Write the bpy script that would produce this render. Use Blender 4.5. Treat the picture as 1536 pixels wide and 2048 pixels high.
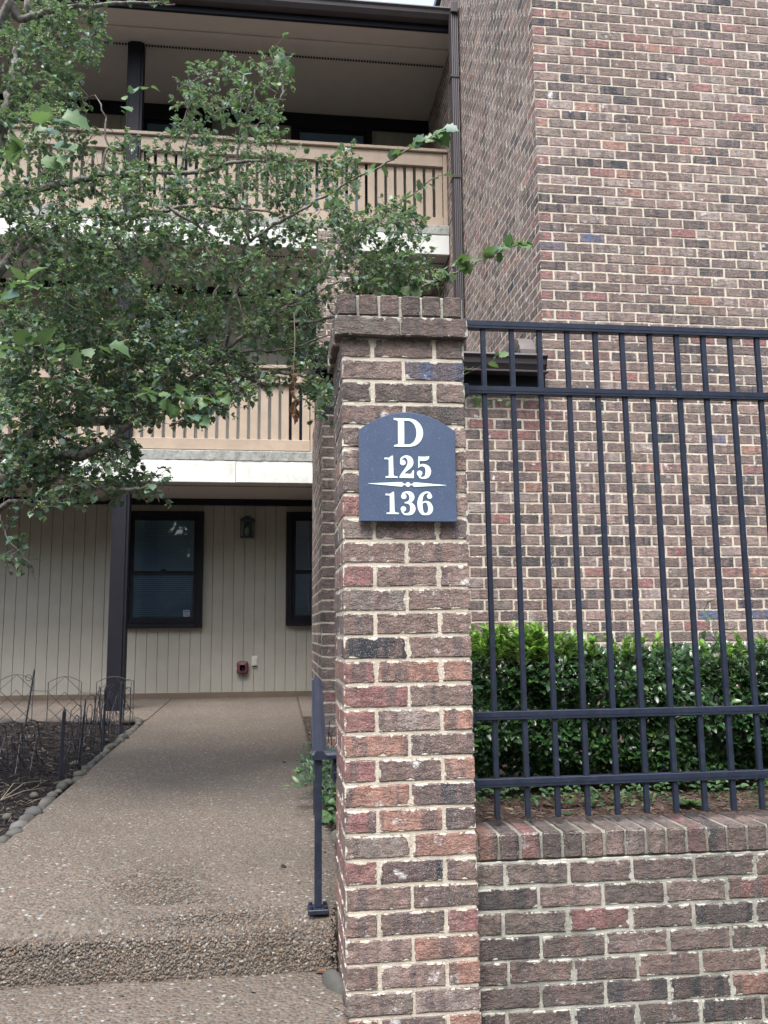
import bpy, math, random
import numpy as np
from mathutils import Vector, Matrix, Euler

S = bpy.context.scene
COL = S.collection
for o in list(bpy.data.objects):
    bpy.data.objects.remove(o)
rng = random.Random(7)
nrg = np.random.default_rng(11)

# ------------------------------------------------------------------ camera
CAM_H = 0.97
yaw, pitch, roll, FPX = math.radians(7.11), math.radians(7.695), math.radians(0.442), 1746.4
fw = Vector((math.sin(yaw) * math.cos(pitch), math.cos(yaw) * math.cos(pitch), math.sin(pitch)))
r0 = Vector((math.cos(yaw), -math.sin(yaw), 0)); u0 = r0.cross(fw)
rt = r0 * math.cos(roll) - u0 * math.sin(roll)
up = r0 * math.sin(roll) + u0 * math.cos(roll)
cd = bpy.data.cameras.new('camera'); cam = bpy.data.objects.new('camera', cd); COL.objects.link(cam)
M = Matrix((rt, up, -fw)).transposed().to_4x4(); M.translation = (0, 0, CAM_H)
cam.matrix_world = M
cd.sensor_fit = 'VERTICAL'; cd.sensor_height = 24.0; cd.sensor_width = 24.0
cd.lens = FPX / 2048 * 24.0
cd.clip_start = 0.02; cd.clip_end = 2000
S.camera = cam

# ------------------------------------------------------------------ light
SUN_EL, SUN_AZ = math.radians(62), math.radians(200)     # high, behind the camera
W = bpy.data.worlds.new('World'); S.world = W; W.use_nodes = True
wn, wl = W.node_tree.nodes, W.node_tree.links
wn.clear()
sky = wn.new('ShaderNodeTexSky'); sky.sky_type = 'NISHITA'; sky.sun_disc = False
sky.sun_elevation = SUN_EL; sky.sun_rotation = SUN_AZ; sky.air_density = 1.6; sky.dust_density = 3.0
hs = wn.new('ShaderNodeHueSaturation'); hs.inputs['Saturation'].default_value = 0.7
bg = wn.new('ShaderNodeBackground'); bg.inputs['Strength'].default_value = 0.13
wo = wn.new('ShaderNodeOutputWorld')
wl.new(sky.outputs[0], hs.inputs['Color']); wl.new(hs.outputs[0], bg.inputs['Color']); wl.new(bg.outputs[0], wo.inputs['Surface'])
sl = bpy.data.lights.new('sun', 'SUN'); sl.energy = 1.5; sl.angle = math.radians(28); sl.color = (1.0, 0.988, 0.975)
so = bpy.data.objects.new('sun', sl); COL.objects.link(so)
sd = Vector((math.sin(SUN_AZ) * math.cos(SUN_EL), math.cos(SUN_AZ) * math.cos(SUN_EL), math.sin(SUN_EL)))
so.rotation_euler = sd.to_track_quat('Z', 'Y').to_euler()
S.view_settings.view_transform = 'Standard'
try: S.view_settings.look = 'None'
except Exception: pass
S.view_settings.gamma = 1.0; S.view_settings.use_curve_mapping = False
S.view_settings.exposure = 1.8

# ------------------------------------------------------------------ helpers
def ray(px, py):
    return fw * FPX + rt * (px - 768) - up * (py - 1024)
def at(px, py, Y):
    """the point of the plane Y seen at photograph pixel px, py"""
    d = ray(px, py); t = Y / d.y
    return Vector((d.x * t, Y, CAM_H + d.z * t))
def proj(p):
    v = Vector(p) - Vector((0, 0, CAM_H)); d = v.dot(fw)
    return 768 + FPX * v.dot(rt) / d, 1024 - FPX * v.dot(up) / d, d
def zg(Y):
    """height of the sloping walk"""
    return 0.045 + 0.0236 * (Y - 3.0)

def wloc(o):
    v = Vector((0, 0, 0))
    while o is not None:
        v += o.location; o = o.parent
    return v
def link(o, parent=None):
    COL.objects.link(o)
    if parent is not None: o.parent = parent
    return o
def tag(o, label=None, cat=None, group=None, kind=None):
    if label: o['label'] = label
    if cat: o['category'] = cat
    if group: o['group'] = group
    if kind: o['kind'] = kind
    return o
def thing(name, loc, label, cat, group=None):
    o = bpy.data.objects.new(name, None); o.location = loc; o.empty_display_size = 0.05
    COL.objects.link(o)
    return tag(o, label, cat, group)
def piece(name, mesh, pos, parent, mat=None, rot=None, scale=None):
    """one object sharing a mesh, placed at world position pos"""
    o = bpy.data.objects.new(name, mesh); link(o, parent)
    o.location = Vector(pos) - (wloc(parent) if parent else Vector((0, 0, 0)))
    if rot is not None: o.rotation_euler = rot
    if scale is not None: o.scale = scale
    if mat is not None and not mesh.materials: mesh.materials.append(mat)
    return o

class MB:
    def __init__(s): s.v = []; s.f = []; s.a = []
    def add(s, vs, fs, tone=None):
        n = len(s.v); s.v.extend([tuple(x) for x in vs]); s.f.extend([tuple(i + n for i in f) for f in fs])
        if tone is not None: s.a.extend([tone] * len(fs))
        return s
    def box(s, x0, x1, y0, y1, z0, z1):
        return s.add([(x0, y0, z0), (x1, y0, z0), (x1, y1, z0), (x0, y1, z0), (x0, y0, z1), (x1, y0, z1), (x1, y1, z1), (x0, y1, z1)],
                     [(0, 3, 2, 1), (4, 5, 6, 7), (0, 1, 5, 4), (1, 2, 6, 5), (2, 3, 7, 6), (3, 0, 4, 7)])
    def bbox(s, x0, x1, y0, y1, z0, z1, b=0.003):
        """box with chamfered edges"""
        P = []
        X, Y, Z = (x0, x1), (y0, y1), (z0, z1)
        idx = {}
        for i in (0, 1):
            for j in (0, 1):
                for k in (0, 1):
                    sx, sy, sz = (1, -1)[i] * b, (1, -1)[j] * b, (1, -1)[k] * b
                    idx[i, j, k, 0] = len(P); P.append((X[i], Y[j] + sy, Z[k] + sz))
                    idx[i, j, k, 1] = len(P); P.append((X[i] + sx, Y[j], Z[k] + sz))
                    idx[i, j, k, 2] = len(P); P.append((X[i] + sx, Y[j] + sy, Z[k]))
        F = []
        for i in (0, 1):
            q = [idx[i, 0, 0, 0], idx[i, 1, 0, 0], idx[i, 1, 1, 0], idx[i, 0, 1, 0]]; F.append(q if i else q[::-1])
            q = [idx[0, i, 0, 1], idx[1, i, 0, 1], idx[1, i, 1, 1], idx[0, i, 1, 1]]; F.append(q[::-1] if i else q)
            q = [idx[0, 0, i, 2], idx[1, 0, i, 2], idx[1, 1, i, 2], idx[0, 1, i, 2]]; F.append(q if i else q[::-1])
        for a in (0, 1):
            for c in (0, 1):
                F.append([idx[0, a, c, 1], idx[1, a, c, 1], idx[1, a, c, 2], idx[0, a, c, 2]])
                F.append([idx[a, 0, c, 0], idx[a, 1, c, 0], idx[a, 1, c, 2], idx[a, 0, c, 2]])
                F.append([idx[a, c, 0, 0], idx[a, c, 1, 0], idx[a, c, 1, 1], idx[a, c, 0, 1]])
                for k in (0, 1): F.append([idx[a, c, k, 0], idx[a, c, k, 1], idx[a, c, k, 2]])
        return s.add(P, F)
    def prism(s, poly, axis, a, b):
        """polygon (u, v) swept along axis from a to b; axis 0: (y,z), 1: (x,z), 2: (x,y)"""
        n = len(poly)
        def pt(u, v, w): return ((w, u, v), (u, w, v), (u, v, w))[axis]
        vs = [pt(u, v, a) for u, v in poly] + [pt(u, v, b) for u, v in poly]
        fs = [(i, (i + 1) % n, n + (i + 1) % n, n + i) for i in range(n)]
        return s.add(vs, fs + [tuple(range(n))[::-1], tuple(range(n, 2 * n))])
    def tube(s, pts, rad, n=6, cap=True):
        pts = [Vector(p) for p in pts]
        if not hasattr(rad, '__len__'): rad = [rad] * len(pts)
        V = []; ref = None
        for i, p in enumerate(pts):
            t = (pts[min(i + 1, len(pts) - 1)] - pts[max(i - 1, 0)])
            t = t.normalized() if t.length > 1e-9 else Vector((0, 0, 1))
            if ref is None: ref = t.orthogonal().normalized()
            ref = (ref - t * ref.dot(t))
            ref = ref.normalized() if ref.length > 1e-6 else t.orthogonal().normalized()
            b = t.cross(ref)
            for k in range(n):
                a = 2 * math.pi * k / n
                V.append(p + (ref * math.cos(a) + b * math.sin(a)) * rad[i])
        F = [(i * n + k, i * n + (k + 1) % n, (i + 1) * n + (k + 1) % n, (i + 1) * n + k) for i in range(len(pts) - 1) for k in range(n)]
        if cap: F += [tuple(range(n))[::-1], tuple(range((len(pts) - 1) * n, len(pts) * n))]
        return s.add(V, F)
    def mesh(s, name, mat=None, smooth=False, off=None):
        me = bpy.data.meshes.new(name)
        v = s.v if off is None else (np.array(s.v, dtype=float) - np.array(off)).tolist()
        me.from_pydata(v, [], s.f); me.update()
        if s.a and len(s.a) == len(me.polygons):
            at_ = me.attributes.new('tone', 'FLOAT', 'FACE'); at_.data.foreach_set('value', np.array(s.a, dtype=np.float32))
        if smooth: me.polygons.foreach_set('use_smooth', [True] * len(me.polygons))
        if mat is not None: me.materials.append(mat)
        return me
    def build(s, name, mat, parent=None, smooth=False):
        off = wloc(parent) if parent is not None else None
        return link(bpy.data.objects.new(name, s.mesh(name, mat, smooth, off)), parent)

# ------------------------------------------------------------------ materials
class NT:
    def __init__(s, name):
        s.m = bpy.data.materials.new(name); s.m.use_nodes = True
        s.n = s.m.node_tree.nodes; s.l = s.m.node_tree.links
        s.b = s.n['Principled BSDF']; s.out = s.n['Material Output']
    def node(s, t, **kw):
        x = s.n.new(t)
        for k, v in kw.items(): setattr(x, k, v)
        return x
    def set(s, sock, v):
        if isinstance(v, bpy.types.NodeSocket): s.l.new(v, sock)
        else: sock.default_value = v
    def pos(s):
        if not hasattr(s, '_p'): s._p = s.node('ShaderNodeNewGeometry').outputs['Position']
        return s._p
    def objco(s): return s.node('ShaderNodeTexCoord').outputs['Object']
    def math(s, op, a, b=None, clamp=False):
        x = s.node('ShaderNodeMath', operation=op, use_clamp=clamp); s.set(x.inputs[0], a)
        if b is not None: s.set(x.inputs[1], b)
        return x.outputs[0]
    def vmul(s, v, k):
        x = s.node('ShaderNodeVectorMath', operation='MULTIPLY'); s.set(x.inputs[0], v); s.set(x.inputs[1], k); return x.outputs[0]
    def vadd(s, v, k):
        x = s.node('ShaderNodeVectorMath', operation='ADD'); s.set(x.inputs[0], v); s.set(x.inputs[1], k); return x.outputs[0]
    def noise(s, vec, scale, detail=3, rough=0.55):
        x = s.node('ShaderNodeTexNoise'); s.set(x.inputs['Vector'], vec); x.inputs['Scale'].default_value = scale
        x.inputs['Detail'].default_value = detail; x.inputs['Roughness'].default_value = rough
        return x.outputs['Fac']
    def voro(s, vec, scale, out='Color', feature='F1'):
        x = s.node('ShaderNodeTexVoronoi', feature=feature); s.set(x.inputs['Vector'], vec); x.inputs['Scale'].default_value = scale
        return x.outputs[out]
    def ramp(s, fac, stops, mode='LINEAR'):
        x = s.node('ShaderNodeValToRGB'); x.color_ramp.interpolation = mode
        e = x.color_ramp.elements
        while len(e) < len(stops): e.new(0.5)
        for q, (p, c) in zip(e, stops):
            q.position = p; q.color = (c, c, c, 1) if not hasattr(c, '__len__') else (*c, 1)
        s.set(x.inputs[0], fac); return x.outputs[0]
    def mix(s, fac, a, b, blend='MIX'):
        x = s.node('ShaderNodeMix', data_type='RGBA', blend_type=blend)
        s.set(x.inputs[0], fac)
        for sock, v in ((x.inputs[6], a), (x.inputs[7], b)):
            s.set(sock, (*v, 1) if isinstance(v, tuple) and len(v) == 3 else v)
        return x.outputs[2]
    def bump(s, h, strength, dist, normal=None):
        x = s.node('ShaderNodeBump'); x.inputs['Strength'].default_value = strength; x.inputs['Distance'].default_value = dist
        s.set(x.inputs['Height'], h)
        if normal is not None: s.set(x.inputs['Normal'], normal)
        return x.outputs[0]
    def fin(s, col=None, rough=None, normal=None, spec=None, metal=None):
        if col is not None: s.set(s.b.inputs['Base Color'], (*col, 1) if isinstance(col, tuple) and len(col) == 3 else col)
        if rough is not None: s.set(s.b.inputs['Roughness'], rough)
        if normal is not None: s.set(s.b.inputs['Normal'], normal)
        if spec is not None: s.b.inputs['Specular IOR Level'].default_value = spec
        if metal is not None: s.b.inputs['Metallic'].default_value = metal
        return s.m

def brick_material(name, objtone, gain=1.0, grime=0.0, white=0.66, smear=None):
    t = NT(name)
    if objtone:
        a = t.node('ShaderNodeAttribute', attribute_type='OBJECT', attribute_name='tone')
    else:
        a = t.node('ShaderNodeAttribute', attribute_type='GEOMETRY', attribute_name='tone')
    tone = a.outputs['Fac']
    P = t.pos()
    off = t.node('ShaderNodeCombineXYZ')
    t.set(off.inputs[0], t.math('MULTIPLY', tone, 91.0)); t.set(off.inputs[1], t.math('MULTIPLY', tone, 57.0)); t.set(off.inputs[2], t.math('MULTIPLY', tone, 33.0))
    V = t.vadd(P, off.outputs[0])
    base = t.ramp(tone, [(0.0, (0.142, 0.102, 0.086)), (0.16, (0.100, 0.078, 0.069)), (0.30, (0.190, 0.140, 0.120)), (0.44, (0.146, 0.122, 0.104)),
                         (0.56, (0.054, 0.048, 0.049)), (0.68, (0.026, 0.029, 0.034)), (0.74, (0.180, 0.086, 0.080)), (0.84, (0.235, 0.128, 0.096)),
                         (0.90, (0.21, 0.17, 0.15)), (0.965, (0.065, 0.078, 0.125))], 'CONSTANT')
    # flashed vertical bands of darker and redder clay
    band = t.noise(t.vmul(V, (22, 22, 2.2)), 1.0, 1.5)
    c = t.mix(t.ramp(band, [(0.44, 0), (0.52, 0.42)]), base, (0.19, 0.115, 0.092))
    c = t.mix(t.ramp(band, [(0.55, 0), (0.62, 0.6)]), c, (0.070, 0.062, 0.062))
    blot = t.noise(V, 30, 4, 0.6)
    c = t.mix(t.ramp(blot, [(0.3, 0.55), (0.62, 0)]), c, (0.045, 0.036, 0.034))
    # lime bloom in patches on some bricks
    wh = t.noise(t.vadd(V, (9, 3, 7)), 13, 4, 0.62)
    c = t.mix(t.ramp(wh, [(white, 0), (white + 0.09, 0.75)]), c, (0.50, 0.48, 0.46))
    # sand specks
    sp = t.noise(P, 430, 1.5, 0.5)
    c = t.mix(t.ramp(sp, [(0.63, 0), (0.70, 0.55)]), c, (0.50, 0.46, 0.42))
    c = t.mix(t.ramp(t.noise(P, 260, 2), [(0.28, 0.6), (0.42, 0)]), c, (0.035, 0.03, 0.03))
    if grime:
        g = t.noise(t.vmul(P, (3, 3, 5)), 1.6, 4, 0.6)
        c = t.mix(t.ramp(g, [(0.40, 0), (0.60, grime)]), c, (0.050, 0.047, 0.040))
    big = t.ramp(t.noise(t.vmul(P, (1.3, 1.3, 0.45)), 1.0, 4, 0.6), [(0.3, gain * 0.78), (0.5, gain), (0.72, gain * 1.22)])
    c = t.mix(1.0, c, big, 'MULTIPLY')
    c = t.mix(1.0, c, (0.975, 0.985, 1.035), 'MULTIPLY')
    h = t.math('ADD', t.math('MULTIPLY', t.noise(V, 55, 5, 0.62), 1.0), t.math('MULTIPLY', t.noise(P, 240, 3, 0.6), 0.45))
    # torn ledges of a rock-faced brick
    led = t.noise(t.vmul(V, (1, 1, 2.0)), 24, 5, 0.68)
    h = t.math('ADD', h, t.ramp(led, [(0.36, 0.0), (0.41, 0.35), (0.52, 0.42), (0.56, 0.75), (0.66, 0.8), (0.69, 1.0)]))
    if smear:       # mortar smeared unevenly over the arrises: size of the face, then its colour
        la = t.node('ShaderNodeAttribute', attribute_type='GEOMETRY', attribute_name='loc')
        q = t.node('ShaderNodeSeparateXYZ'); t.l.new(la.outputs['Vector'], q.inputs[0])
        ex, ey, ez = [t.math('SUBTRACT', smear[a_], t.math('ABSOLUTE', q.outputs[a_])) for a_ in range(3)]
        # distance to the nearest arris of the face one is on: the second smallest of the three
        e = t.math('MAXIMUM', t.math('MINIMUM', ex, ey), t.math('MINIMUM', t.math('MAXIMUM', ex, ey), ez))
        wob = t.math('ADD', t.math('MULTIPLY', t.noise(P, 30, 3, 0.6), smear[5]), t.math('MULTIPLY', t.noise(P, 150, 3, 0.6), 0.008))
        k = t.math('SUBTRACT', e, t.math('SUBTRACT', wob, smear[5] * .5 + .0023))
        f = t.ramp(t.math('ADD', t.math('MULTIPLY', k, 120.0), 0.5, True), [(0.35, 1), (0.62, 0)])
        mc = t.mix(t.ramp(t.noise(P, 300, 2), [(0.35, 0.4), (0.6, 0)]), smear[3], tuple(x * .6 for x in smear[3]))
        mc = t.mix(t.ramp(t.noise(P, 9, 4, 0.6), [(0.42, 0), (0.66, 0.6)]), mc, smear[4])
        c = t.mix(f, c, mc); h = t.math('MULTIPLY', h, t.math('SUBTRACT', 1.0, t.math('MULTIPLY', f, 0.6)))
    return t.fin(c, 0.88, t.bump(h, 1.0, 0.007), spec=0.25)

def mortar_material(name, col, dark, amount=0.5):
    t = NT(name); P = t.pos()
    c = t.mix(t.ramp(t.noise(P, 9, 4, 0.6), [(0.42, 0), (0.66, amount)]), col, dark)
    c = t.mix(t.ramp(t.noise(P, 300, 2), [(0.35, 0.5), (0.6, 0)]), c, tuple(x * 0.55 for x in col))
    h = t.math('ADD', t.noise(P, 320, 3, 0.6), t.math('MULTIPLY', t.noise(P, 40, 3), 1.2))
    return t.fin(c, 0.95, t.bump(h, 0.8, 0.004), spec=0.15)

def paint(name, col, rough=0.45, var=0.12, grain=0.0, scale=6.0, spec=0.4, bump=0.15, dirt=None, dirtamt=0.4):
    t = NT(name); P = t.pos()
    c = t.mix(t.ramp(t.noise(P, scale, 4, 0.6), [(0.3, 0), (0.75, 1)]), tuple(x * (1 - var) for x in col), tuple(min(1, x * (1 + var)) for x in col))
    if dirt: c = t.mix(t.ramp(t.noise(P, scale * 2.2, 5, 0.65), [(0.52, 0), (0.72, dirtamt)]), c, dirt)
    h = t.noise(P, 160, 3)
    if grain: h = t.math('ADD', h, t.math('MULTIPLY', t.noise(t.vmul(P, (1.5, 40, 40) if grain > 0 else (40, 40, 1.5)), 1.6, 4, 0.65), abs(grain)))
    return t.fin(c, rough, t.bump(h, bump, 0.003), spec=spec)

M_ = {}
M_['brick'] = brick_material('pillar_brick', True, 1.6, white=0.645, smear=(0.097, 0.0465, 0.0313, (0.62, 0.555, 0.465), (0.42, 0.37, 0.31), 0.036))
M_['brick_old'] = brick_material('weathered_brick', True, 1.4, 0.45, white=0.65, smear=(0.097, 0.0465, 0.0308, (0.47, 0.455, 0.40), (0.15, 0.15, 0.125), 0.042))
M_['brick_edge'] = brick_material('brick_on_edge', True, 1.25, 0.6, smear=(0.030, 0.100, 0.0395, (0.30, 0.29, 0.25), (0.12, 0.12, 0.10), 0.026))
M_['mortar_cap'] = mortar_material('stained_mortar', (0.27, 0.262, 0.225), (0.09, 0.092, 0.08), 0.7)
M_['brick_wing'] = brick_material('wing_brick', True, 1.8, 0.16, white=0.645, smear=(0.097, 0.0465, 0.0327, (0.64, 0.57, 0.47), (0.46, 0.41, 0.34), 0.022))
M_['brick_wing_far'] = brick_material('wing_brick_far', False, 1.8, 0.16, white=0.645, smear=(0.097, 0.0465, 0.0327, (0.64, 0.57, 0.47), (0.46, 0.41, 0.34), 0.022))
M_['mortar'] = mortar_material('cream_mortar', (0.62, 0.555, 0.465), (0.36, 0.32, 0.265), 0.5)
M_['mortar_old'] = mortar_material('grey_mortar', (0.47, 0.455, 0.40), (0.11, 0.115, 0.095), 0.7)
M_['mortar_wing'] = mortar_material('wing_mortar', (0.64, 0.57, 0.47), (0.36, 0.32, 0.265), 0.6)
M_['fence'] = paint('black_fence_paint', (0.017, 0.023, 0.042), 0.42, 0.25, scale=20, spec=0.35, dirt=(0.055, 0.058, 0.066), dirtamt=0.35)
M_['brown'] = paint('brown_aluminium', (0.048, 0.039, 0.043), 0.42, 0.15, spec=0.5)
M_['trim'] = paint('dark_brown_trim', (0.0065, 0.007, 0.012), 0.55, 0.2, spec=0.2)
M_['post'] = paint('brown_post_paint', (0.011, 0.0105, 0.016), 0.55, 0.2, spec=0.2)
M_['siding'] = paint('cream_siding', (0.295, 0.28, 0.245), 0.6, 0.06, grain=-0.5, spec=0.25, bump=0.25)
M_['base'] = paint('tan_base_board', (0.115, 0.085, 0.062), 0.6, 0.12)
M_['white'] = paint('white_fascia', (0.60, 0.60, 0.57), 0.55, 0.05, grain=0.5, scale=3, dirt=(0.36, 0.345, 0.30), dirtamt=0.45)
M_['rail'] = paint('tan_railing', (0.355, 0.277, 0.212), 0.6, 0.10, grain=0.6, bump=0.3, dirt=(0.28, 0.20, 0.15), dirtamt=0.25)
M_['slat'] = paint('tan_slat', (0.37, 0.288, 0.22), 0.6, 0.08, grain=-0.6, bump=0.25)
M_['conc'] = paint('deck_concrete', (0.33, 0.335, 0.31), 0.9, 0.2, scale=14, spec=0.2, bump=0.8, dirt=(0.10, 0.11, 0.10), dirtamt=0.8)
M_['soffit'] = paint('taupe_soffit', (0.47, 0.42, 0.39), 0.65, 0.05)
M_['dark'] = paint('dark_void', (0.010, 0.010, 0.012), 0.8)
M_['blind'] = paint('white_blind', (0.66, 0.70, 0.74), 0.6, 0.05)
M_['iron'] = paint('black_wire', (0.020, 0.022, 0.032), 0.45, 0.2)
M_['maroon'] = paint('maroon_plastic', (0.10, 0.032, 0.040), 0.45, 0.1)
M_['plate'] = paint('cream_plate', (0.46, 0.45, 0.40), 0.45, 0.05)
M_['stone'] = None
t = NT('sign_blue'); P = t.pos()
c = t.mix(t.ramp(t.noise(P, 14, 4), [(0.3, 0), (0.7, 1)]), (0.054, 0.078, 0.138), (0.064, 0.090, 0.156))
c = t.mix(t.ramp(t.noise(P, 420, 1.0), [(0.70, 0), (0.75, 0.6)]), c, (0.4, 0.45, 0.52))
M_['sign'] = t.fin(c, 0.5, t.bump(t.noise(P, 500, 2), 0.2, 0.001), spec=0.35)
M_['mint'] = paint('pale_lettering', (0.74, 0.90, 0.83), 0.5, 0.03, scale=60)
t = NT('edge_stone'); oi = t.node('ShaderNodeObjectInfo').outputs['Random']; P = t.pos()
c = t.ramp(oi, [(0, (0.060, 0.059, 0.056)), (0.3, (0.090, 0.084, 0.073)), (0.55, (0.05, 0.052, 0.056)), (0.75, (0.105, 0.086, 0.067)), (1, (0.12, 0.117, 0.114))])
c = t.mix(t.ramp(t.noise(P, 26, 5, 0.65), [(0.4, 0), (0.65, 0.6)]), c, (0.08, 0.08, 0.07))
M_['stone'] = t.fin(c, 0.85, t.bump(t.noise(P, 60, 5, 0.65), 0.6, 0.006), spec=0.3)
def glass_material(name, tint, refl=1.0):
    t = NT(name); t.n.remove(t.b)
    tr = t.node('ShaderNodeBsdfTransparent'); tr.inputs[0].default_value = (*tint, 1)
    gl = t.node('ShaderNodeBsdfGlossy'); gl.inputs['Roughness'].default_value = 0.02; gl.inputs[0].default_value = (0.9, 0.95, 1, 1)
    fr = t.node('ShaderNodeFresnel'); fr.inputs[0].default_value = 1.5
    mx = t.node('ShaderNodeMixShader'); t.l.new(t.math('MULTIPLY', fr.outputs[0], refl), mx.inputs[0])
    t.l.new(tr.outputs[0], mx.inputs[1]); t.l.new(gl.outputs[0], mx.inputs[2]); t.l.new(mx.outputs[0], t.out.inputs[0])
    return t.m
M_['glass'] = glass_material('window_glass', (0.66, 0.72, 0.78))
M_['lampglass'] = glass_material('lamp_glass', (0.8, 0.85, 0.88), 1.2)

def aggregate(name, dark, scale=85.0, wet=1.0):
    """pebbles set in washed concrete"""
    t = NT(name); P = t.pos()
    wob = t.vadd(P, t.vmul(t.node('ShaderNodeTexNoise').outputs['Color'], (0.0, 0.0, 0.0)))
    cell = t.voro(wob, scale, 'Color'); dist = t.voro(wob, scale, 'Distance')
    sep = t.node('ShaderNodeSeparateColor'); t.l.new(cell, sep.inputs[0])
    c = t.ramp(sep.outputs[0], [(0.0, (0.20, 0.145, 0.105)), (0.2, (0.125, 0.095, 0.075)), (0.42, (0.23, 0.165, 0.125)), (0.6, (0.155, 0.130, 0.110)),
                                (0.74, (0.26, 0.165, 0.110)), (0.86, (0.30, 0.27, 0.235)), (0.972, (0.60, 0.58, 0.55))], 'CONSTANT')
    c = t.mix(t.ramp(dist, [(0.36, 0), (0.62, 0.75)]), c, (0.27, 0.235, 0.19))
    c = t.mix(1.0, c, (0.575, 0.575, 0.59), 'MULTIPLY')
    big = t.noise(P, 1.3, 4, 0.6)
    c = t.mix(t.ramp(big, [(0.40, 0.0), (0.70, dark)]), c, (0.075, 0.066, 0.056))
    fine = t.noise(P, 420, 2)
    c = t.mix(t.ramp(fine, [(0.32, 0.5), (0.5, 0)]), c, (0.05, 0.045, 0.04))
    h = t.math('SUBTRACT', t.math('MULTIPLY', fine, 0.15), dist)
    return t.fin(c, 0.8, t.bump(h, 0.9, 0.008), spec=0.3)
M_['walk'] = aggregate('exposed_aggregate', 0.55)
M_['tread'] = aggregate('exposed_aggregate_step', 0.35)
t = NT('pebble'); ri = t.node('ShaderNodeNewGeometry').outputs['Random Per Island']
c = t.ramp(ri, [(0.0, (0.17, 0.135, 0.105)), (0.25, (0.115, 0.095, 0.078)), (0.45, (0.21, 0.16, 0.12)), (0.6, (0.10, 0.094, 0.088)), (0.72, (0.25, 0.165, 0.11)),
                (0.84, (0.29, 0.26, 0.21)), (0.975, (0.48, 0.45, 0.40))], 'CONSTANT')
c = t.mix(t.ramp(t.noise(t.pos(), 130, 3), [(0.35, 0.5), (0.6, 0)]), c, (0.07, 0.06, 0.05))
c = t.mix(1.0, c, (0.64, 0.64, 0.655), 'MULTIPLY')
M_['pebble'] = t.fin(c, 0.6, t.bump(t.noise(t.pos(), 300, 2), 0.2, 0.002), spec=0.4)

def mulch_material(name, stops):
    t = NT(name); ri = t.node('ShaderNodeNewGeometry').outputs['Random Per Island']
    c = t.ramp(ri, stops)
    return t.fin(c, 0.9, t.bump(t.noise(t.pos(), 200, 3), 0.5, 0.003), spec=0.2)
M_['mulch'] = mulch_material('dark_mulch', [(0, (0.011, 0.009, 0.010)), (0.6, (0.024, 0.020, 0.020)), (0.93, (0.045, 0.037, 0.034)), (1, (0.14, 0.115, 0.09))])
M_['mulch_red'] = mulch_material('brown_mulch', [(0, (0.050, 0.034, 0.028)), (0.6, (0.105, 0.072, 0.058)), (0.92, (0.16, 0.11, 0.085)), (1, (0.28, 0.20, 0.13))])
def soil(name, a, b):
    t = NT(name); P = t.pos()
    c = t.mix(t.ramp(t.noise(P, 60, 4, 0.7), [(0.35, 0), (0.65, 1)]), a, b)
    return t.fin(c, 0.95, t.bump(t.noise(P, 90, 4, 0.7), 1.0, 0.012), spec=0.1)
M_['soil'] = soil('dark_soil', (0.012, 0.010, 0.011), (0.026, 0.021, 0.020))
M_['soil_red'] = soil('brown_soil', (0.045, 0.032, 0.026), (0.10, 0.070, 0.055))
M_['ground'] = soil('ground', (0.09, 0.085, 0.075), (0.12, 0.11, 0.095))

def leaf_material(name, stops, rough=0.4, spec=0.5, trans=0.25):
    t = NT(name); g = t.node('ShaderNodeNewGeometry')
    oi = t.node('ShaderNodeObjectInfo').outputs['Random']
    r = t.math('FRACT', t.math('ADD', g.outputs['Random Per Island'], t.math('MULTIPLY', oi, 7.3)))
    c = t.ramp(r, stops)
    c = t.mix(t.ramp(t.noise(t.pos(), 45, 3), [(0.3, 0.35), (0.65, 0)]), c, tuple(x * 0.5 for x in stops[0][1]))
    back = t.mix(0.5, c, (0.16, 0.20, 0.14))
    c2 = t.mix(g.outputs['Backfacing'], c, back)
    t.fin(c2, rough, t.bump(t.noise(t.pos(), 140, 3), 0.25, 0.002), spec=spec)
    tl = t.node('ShaderNodeBsdfTranslucent'); t.l.new(t.mix(1.0, c2, (1.0, 1.15, 0.6), 'MULTIPLY'), tl.inputs[0])
    mx = t.node('ShaderNodeMixShader'); mx.inputs[0].default_value = trans
    t.l.new(t.b.outputs[0], mx.inputs[1]); t.l.new(tl.outputs[0], mx.inputs[2]); t.l.new(mx.outputs[0], t.out.inputs[0])
    return t.m
M_['leaf'] = leaf_material('hawthorn_leaf', [(0, (0.064, 0.126, 0.096)), (0.5, (0.108, 0.195, 0.142)), (0.85, (0.160, 0.255, 0.165)), (1, (0.20, 0.29, 0.13))], 0.42, 0.5, 0.36)
M_['leaf_new'] = leaf_material('young_leaf', [(0, (0.075, 0.145, 0.055)), (0.6, (0.105, 0.19, 0.07)), (1, (0.15, 0.24, 0.09))], 0.45, 0.45, 0.35)
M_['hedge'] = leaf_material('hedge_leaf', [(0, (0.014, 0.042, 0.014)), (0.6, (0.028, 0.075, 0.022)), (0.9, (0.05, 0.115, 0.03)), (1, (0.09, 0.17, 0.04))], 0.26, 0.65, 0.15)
M_['hedge_new'] = leaf_material('hedge_shoot_leaf', [(0, (0.14, 0.30, 0.03)), (0.6, (0.22, 0.40, 0.05)), (1, (0.30, 0.46, 0.09))], 0.32, 0.55, 0.35)
M_['weed'] = leaf_material('weed_leaf', [(0, (0.05, 0.11, 0.045)), (1, (0.10, 0.19, 0.07))], 0.5, 0.4, 0.3)
M_['vine'] = leaf_material('vine_leaf', [(0, (0.022, 0.055, 0.028)), (0.8, (0.045, 0.10, 0.045)), (1, (0.12, 0.22, 0.04))], 0.42, 0.5, 0.2)
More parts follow.
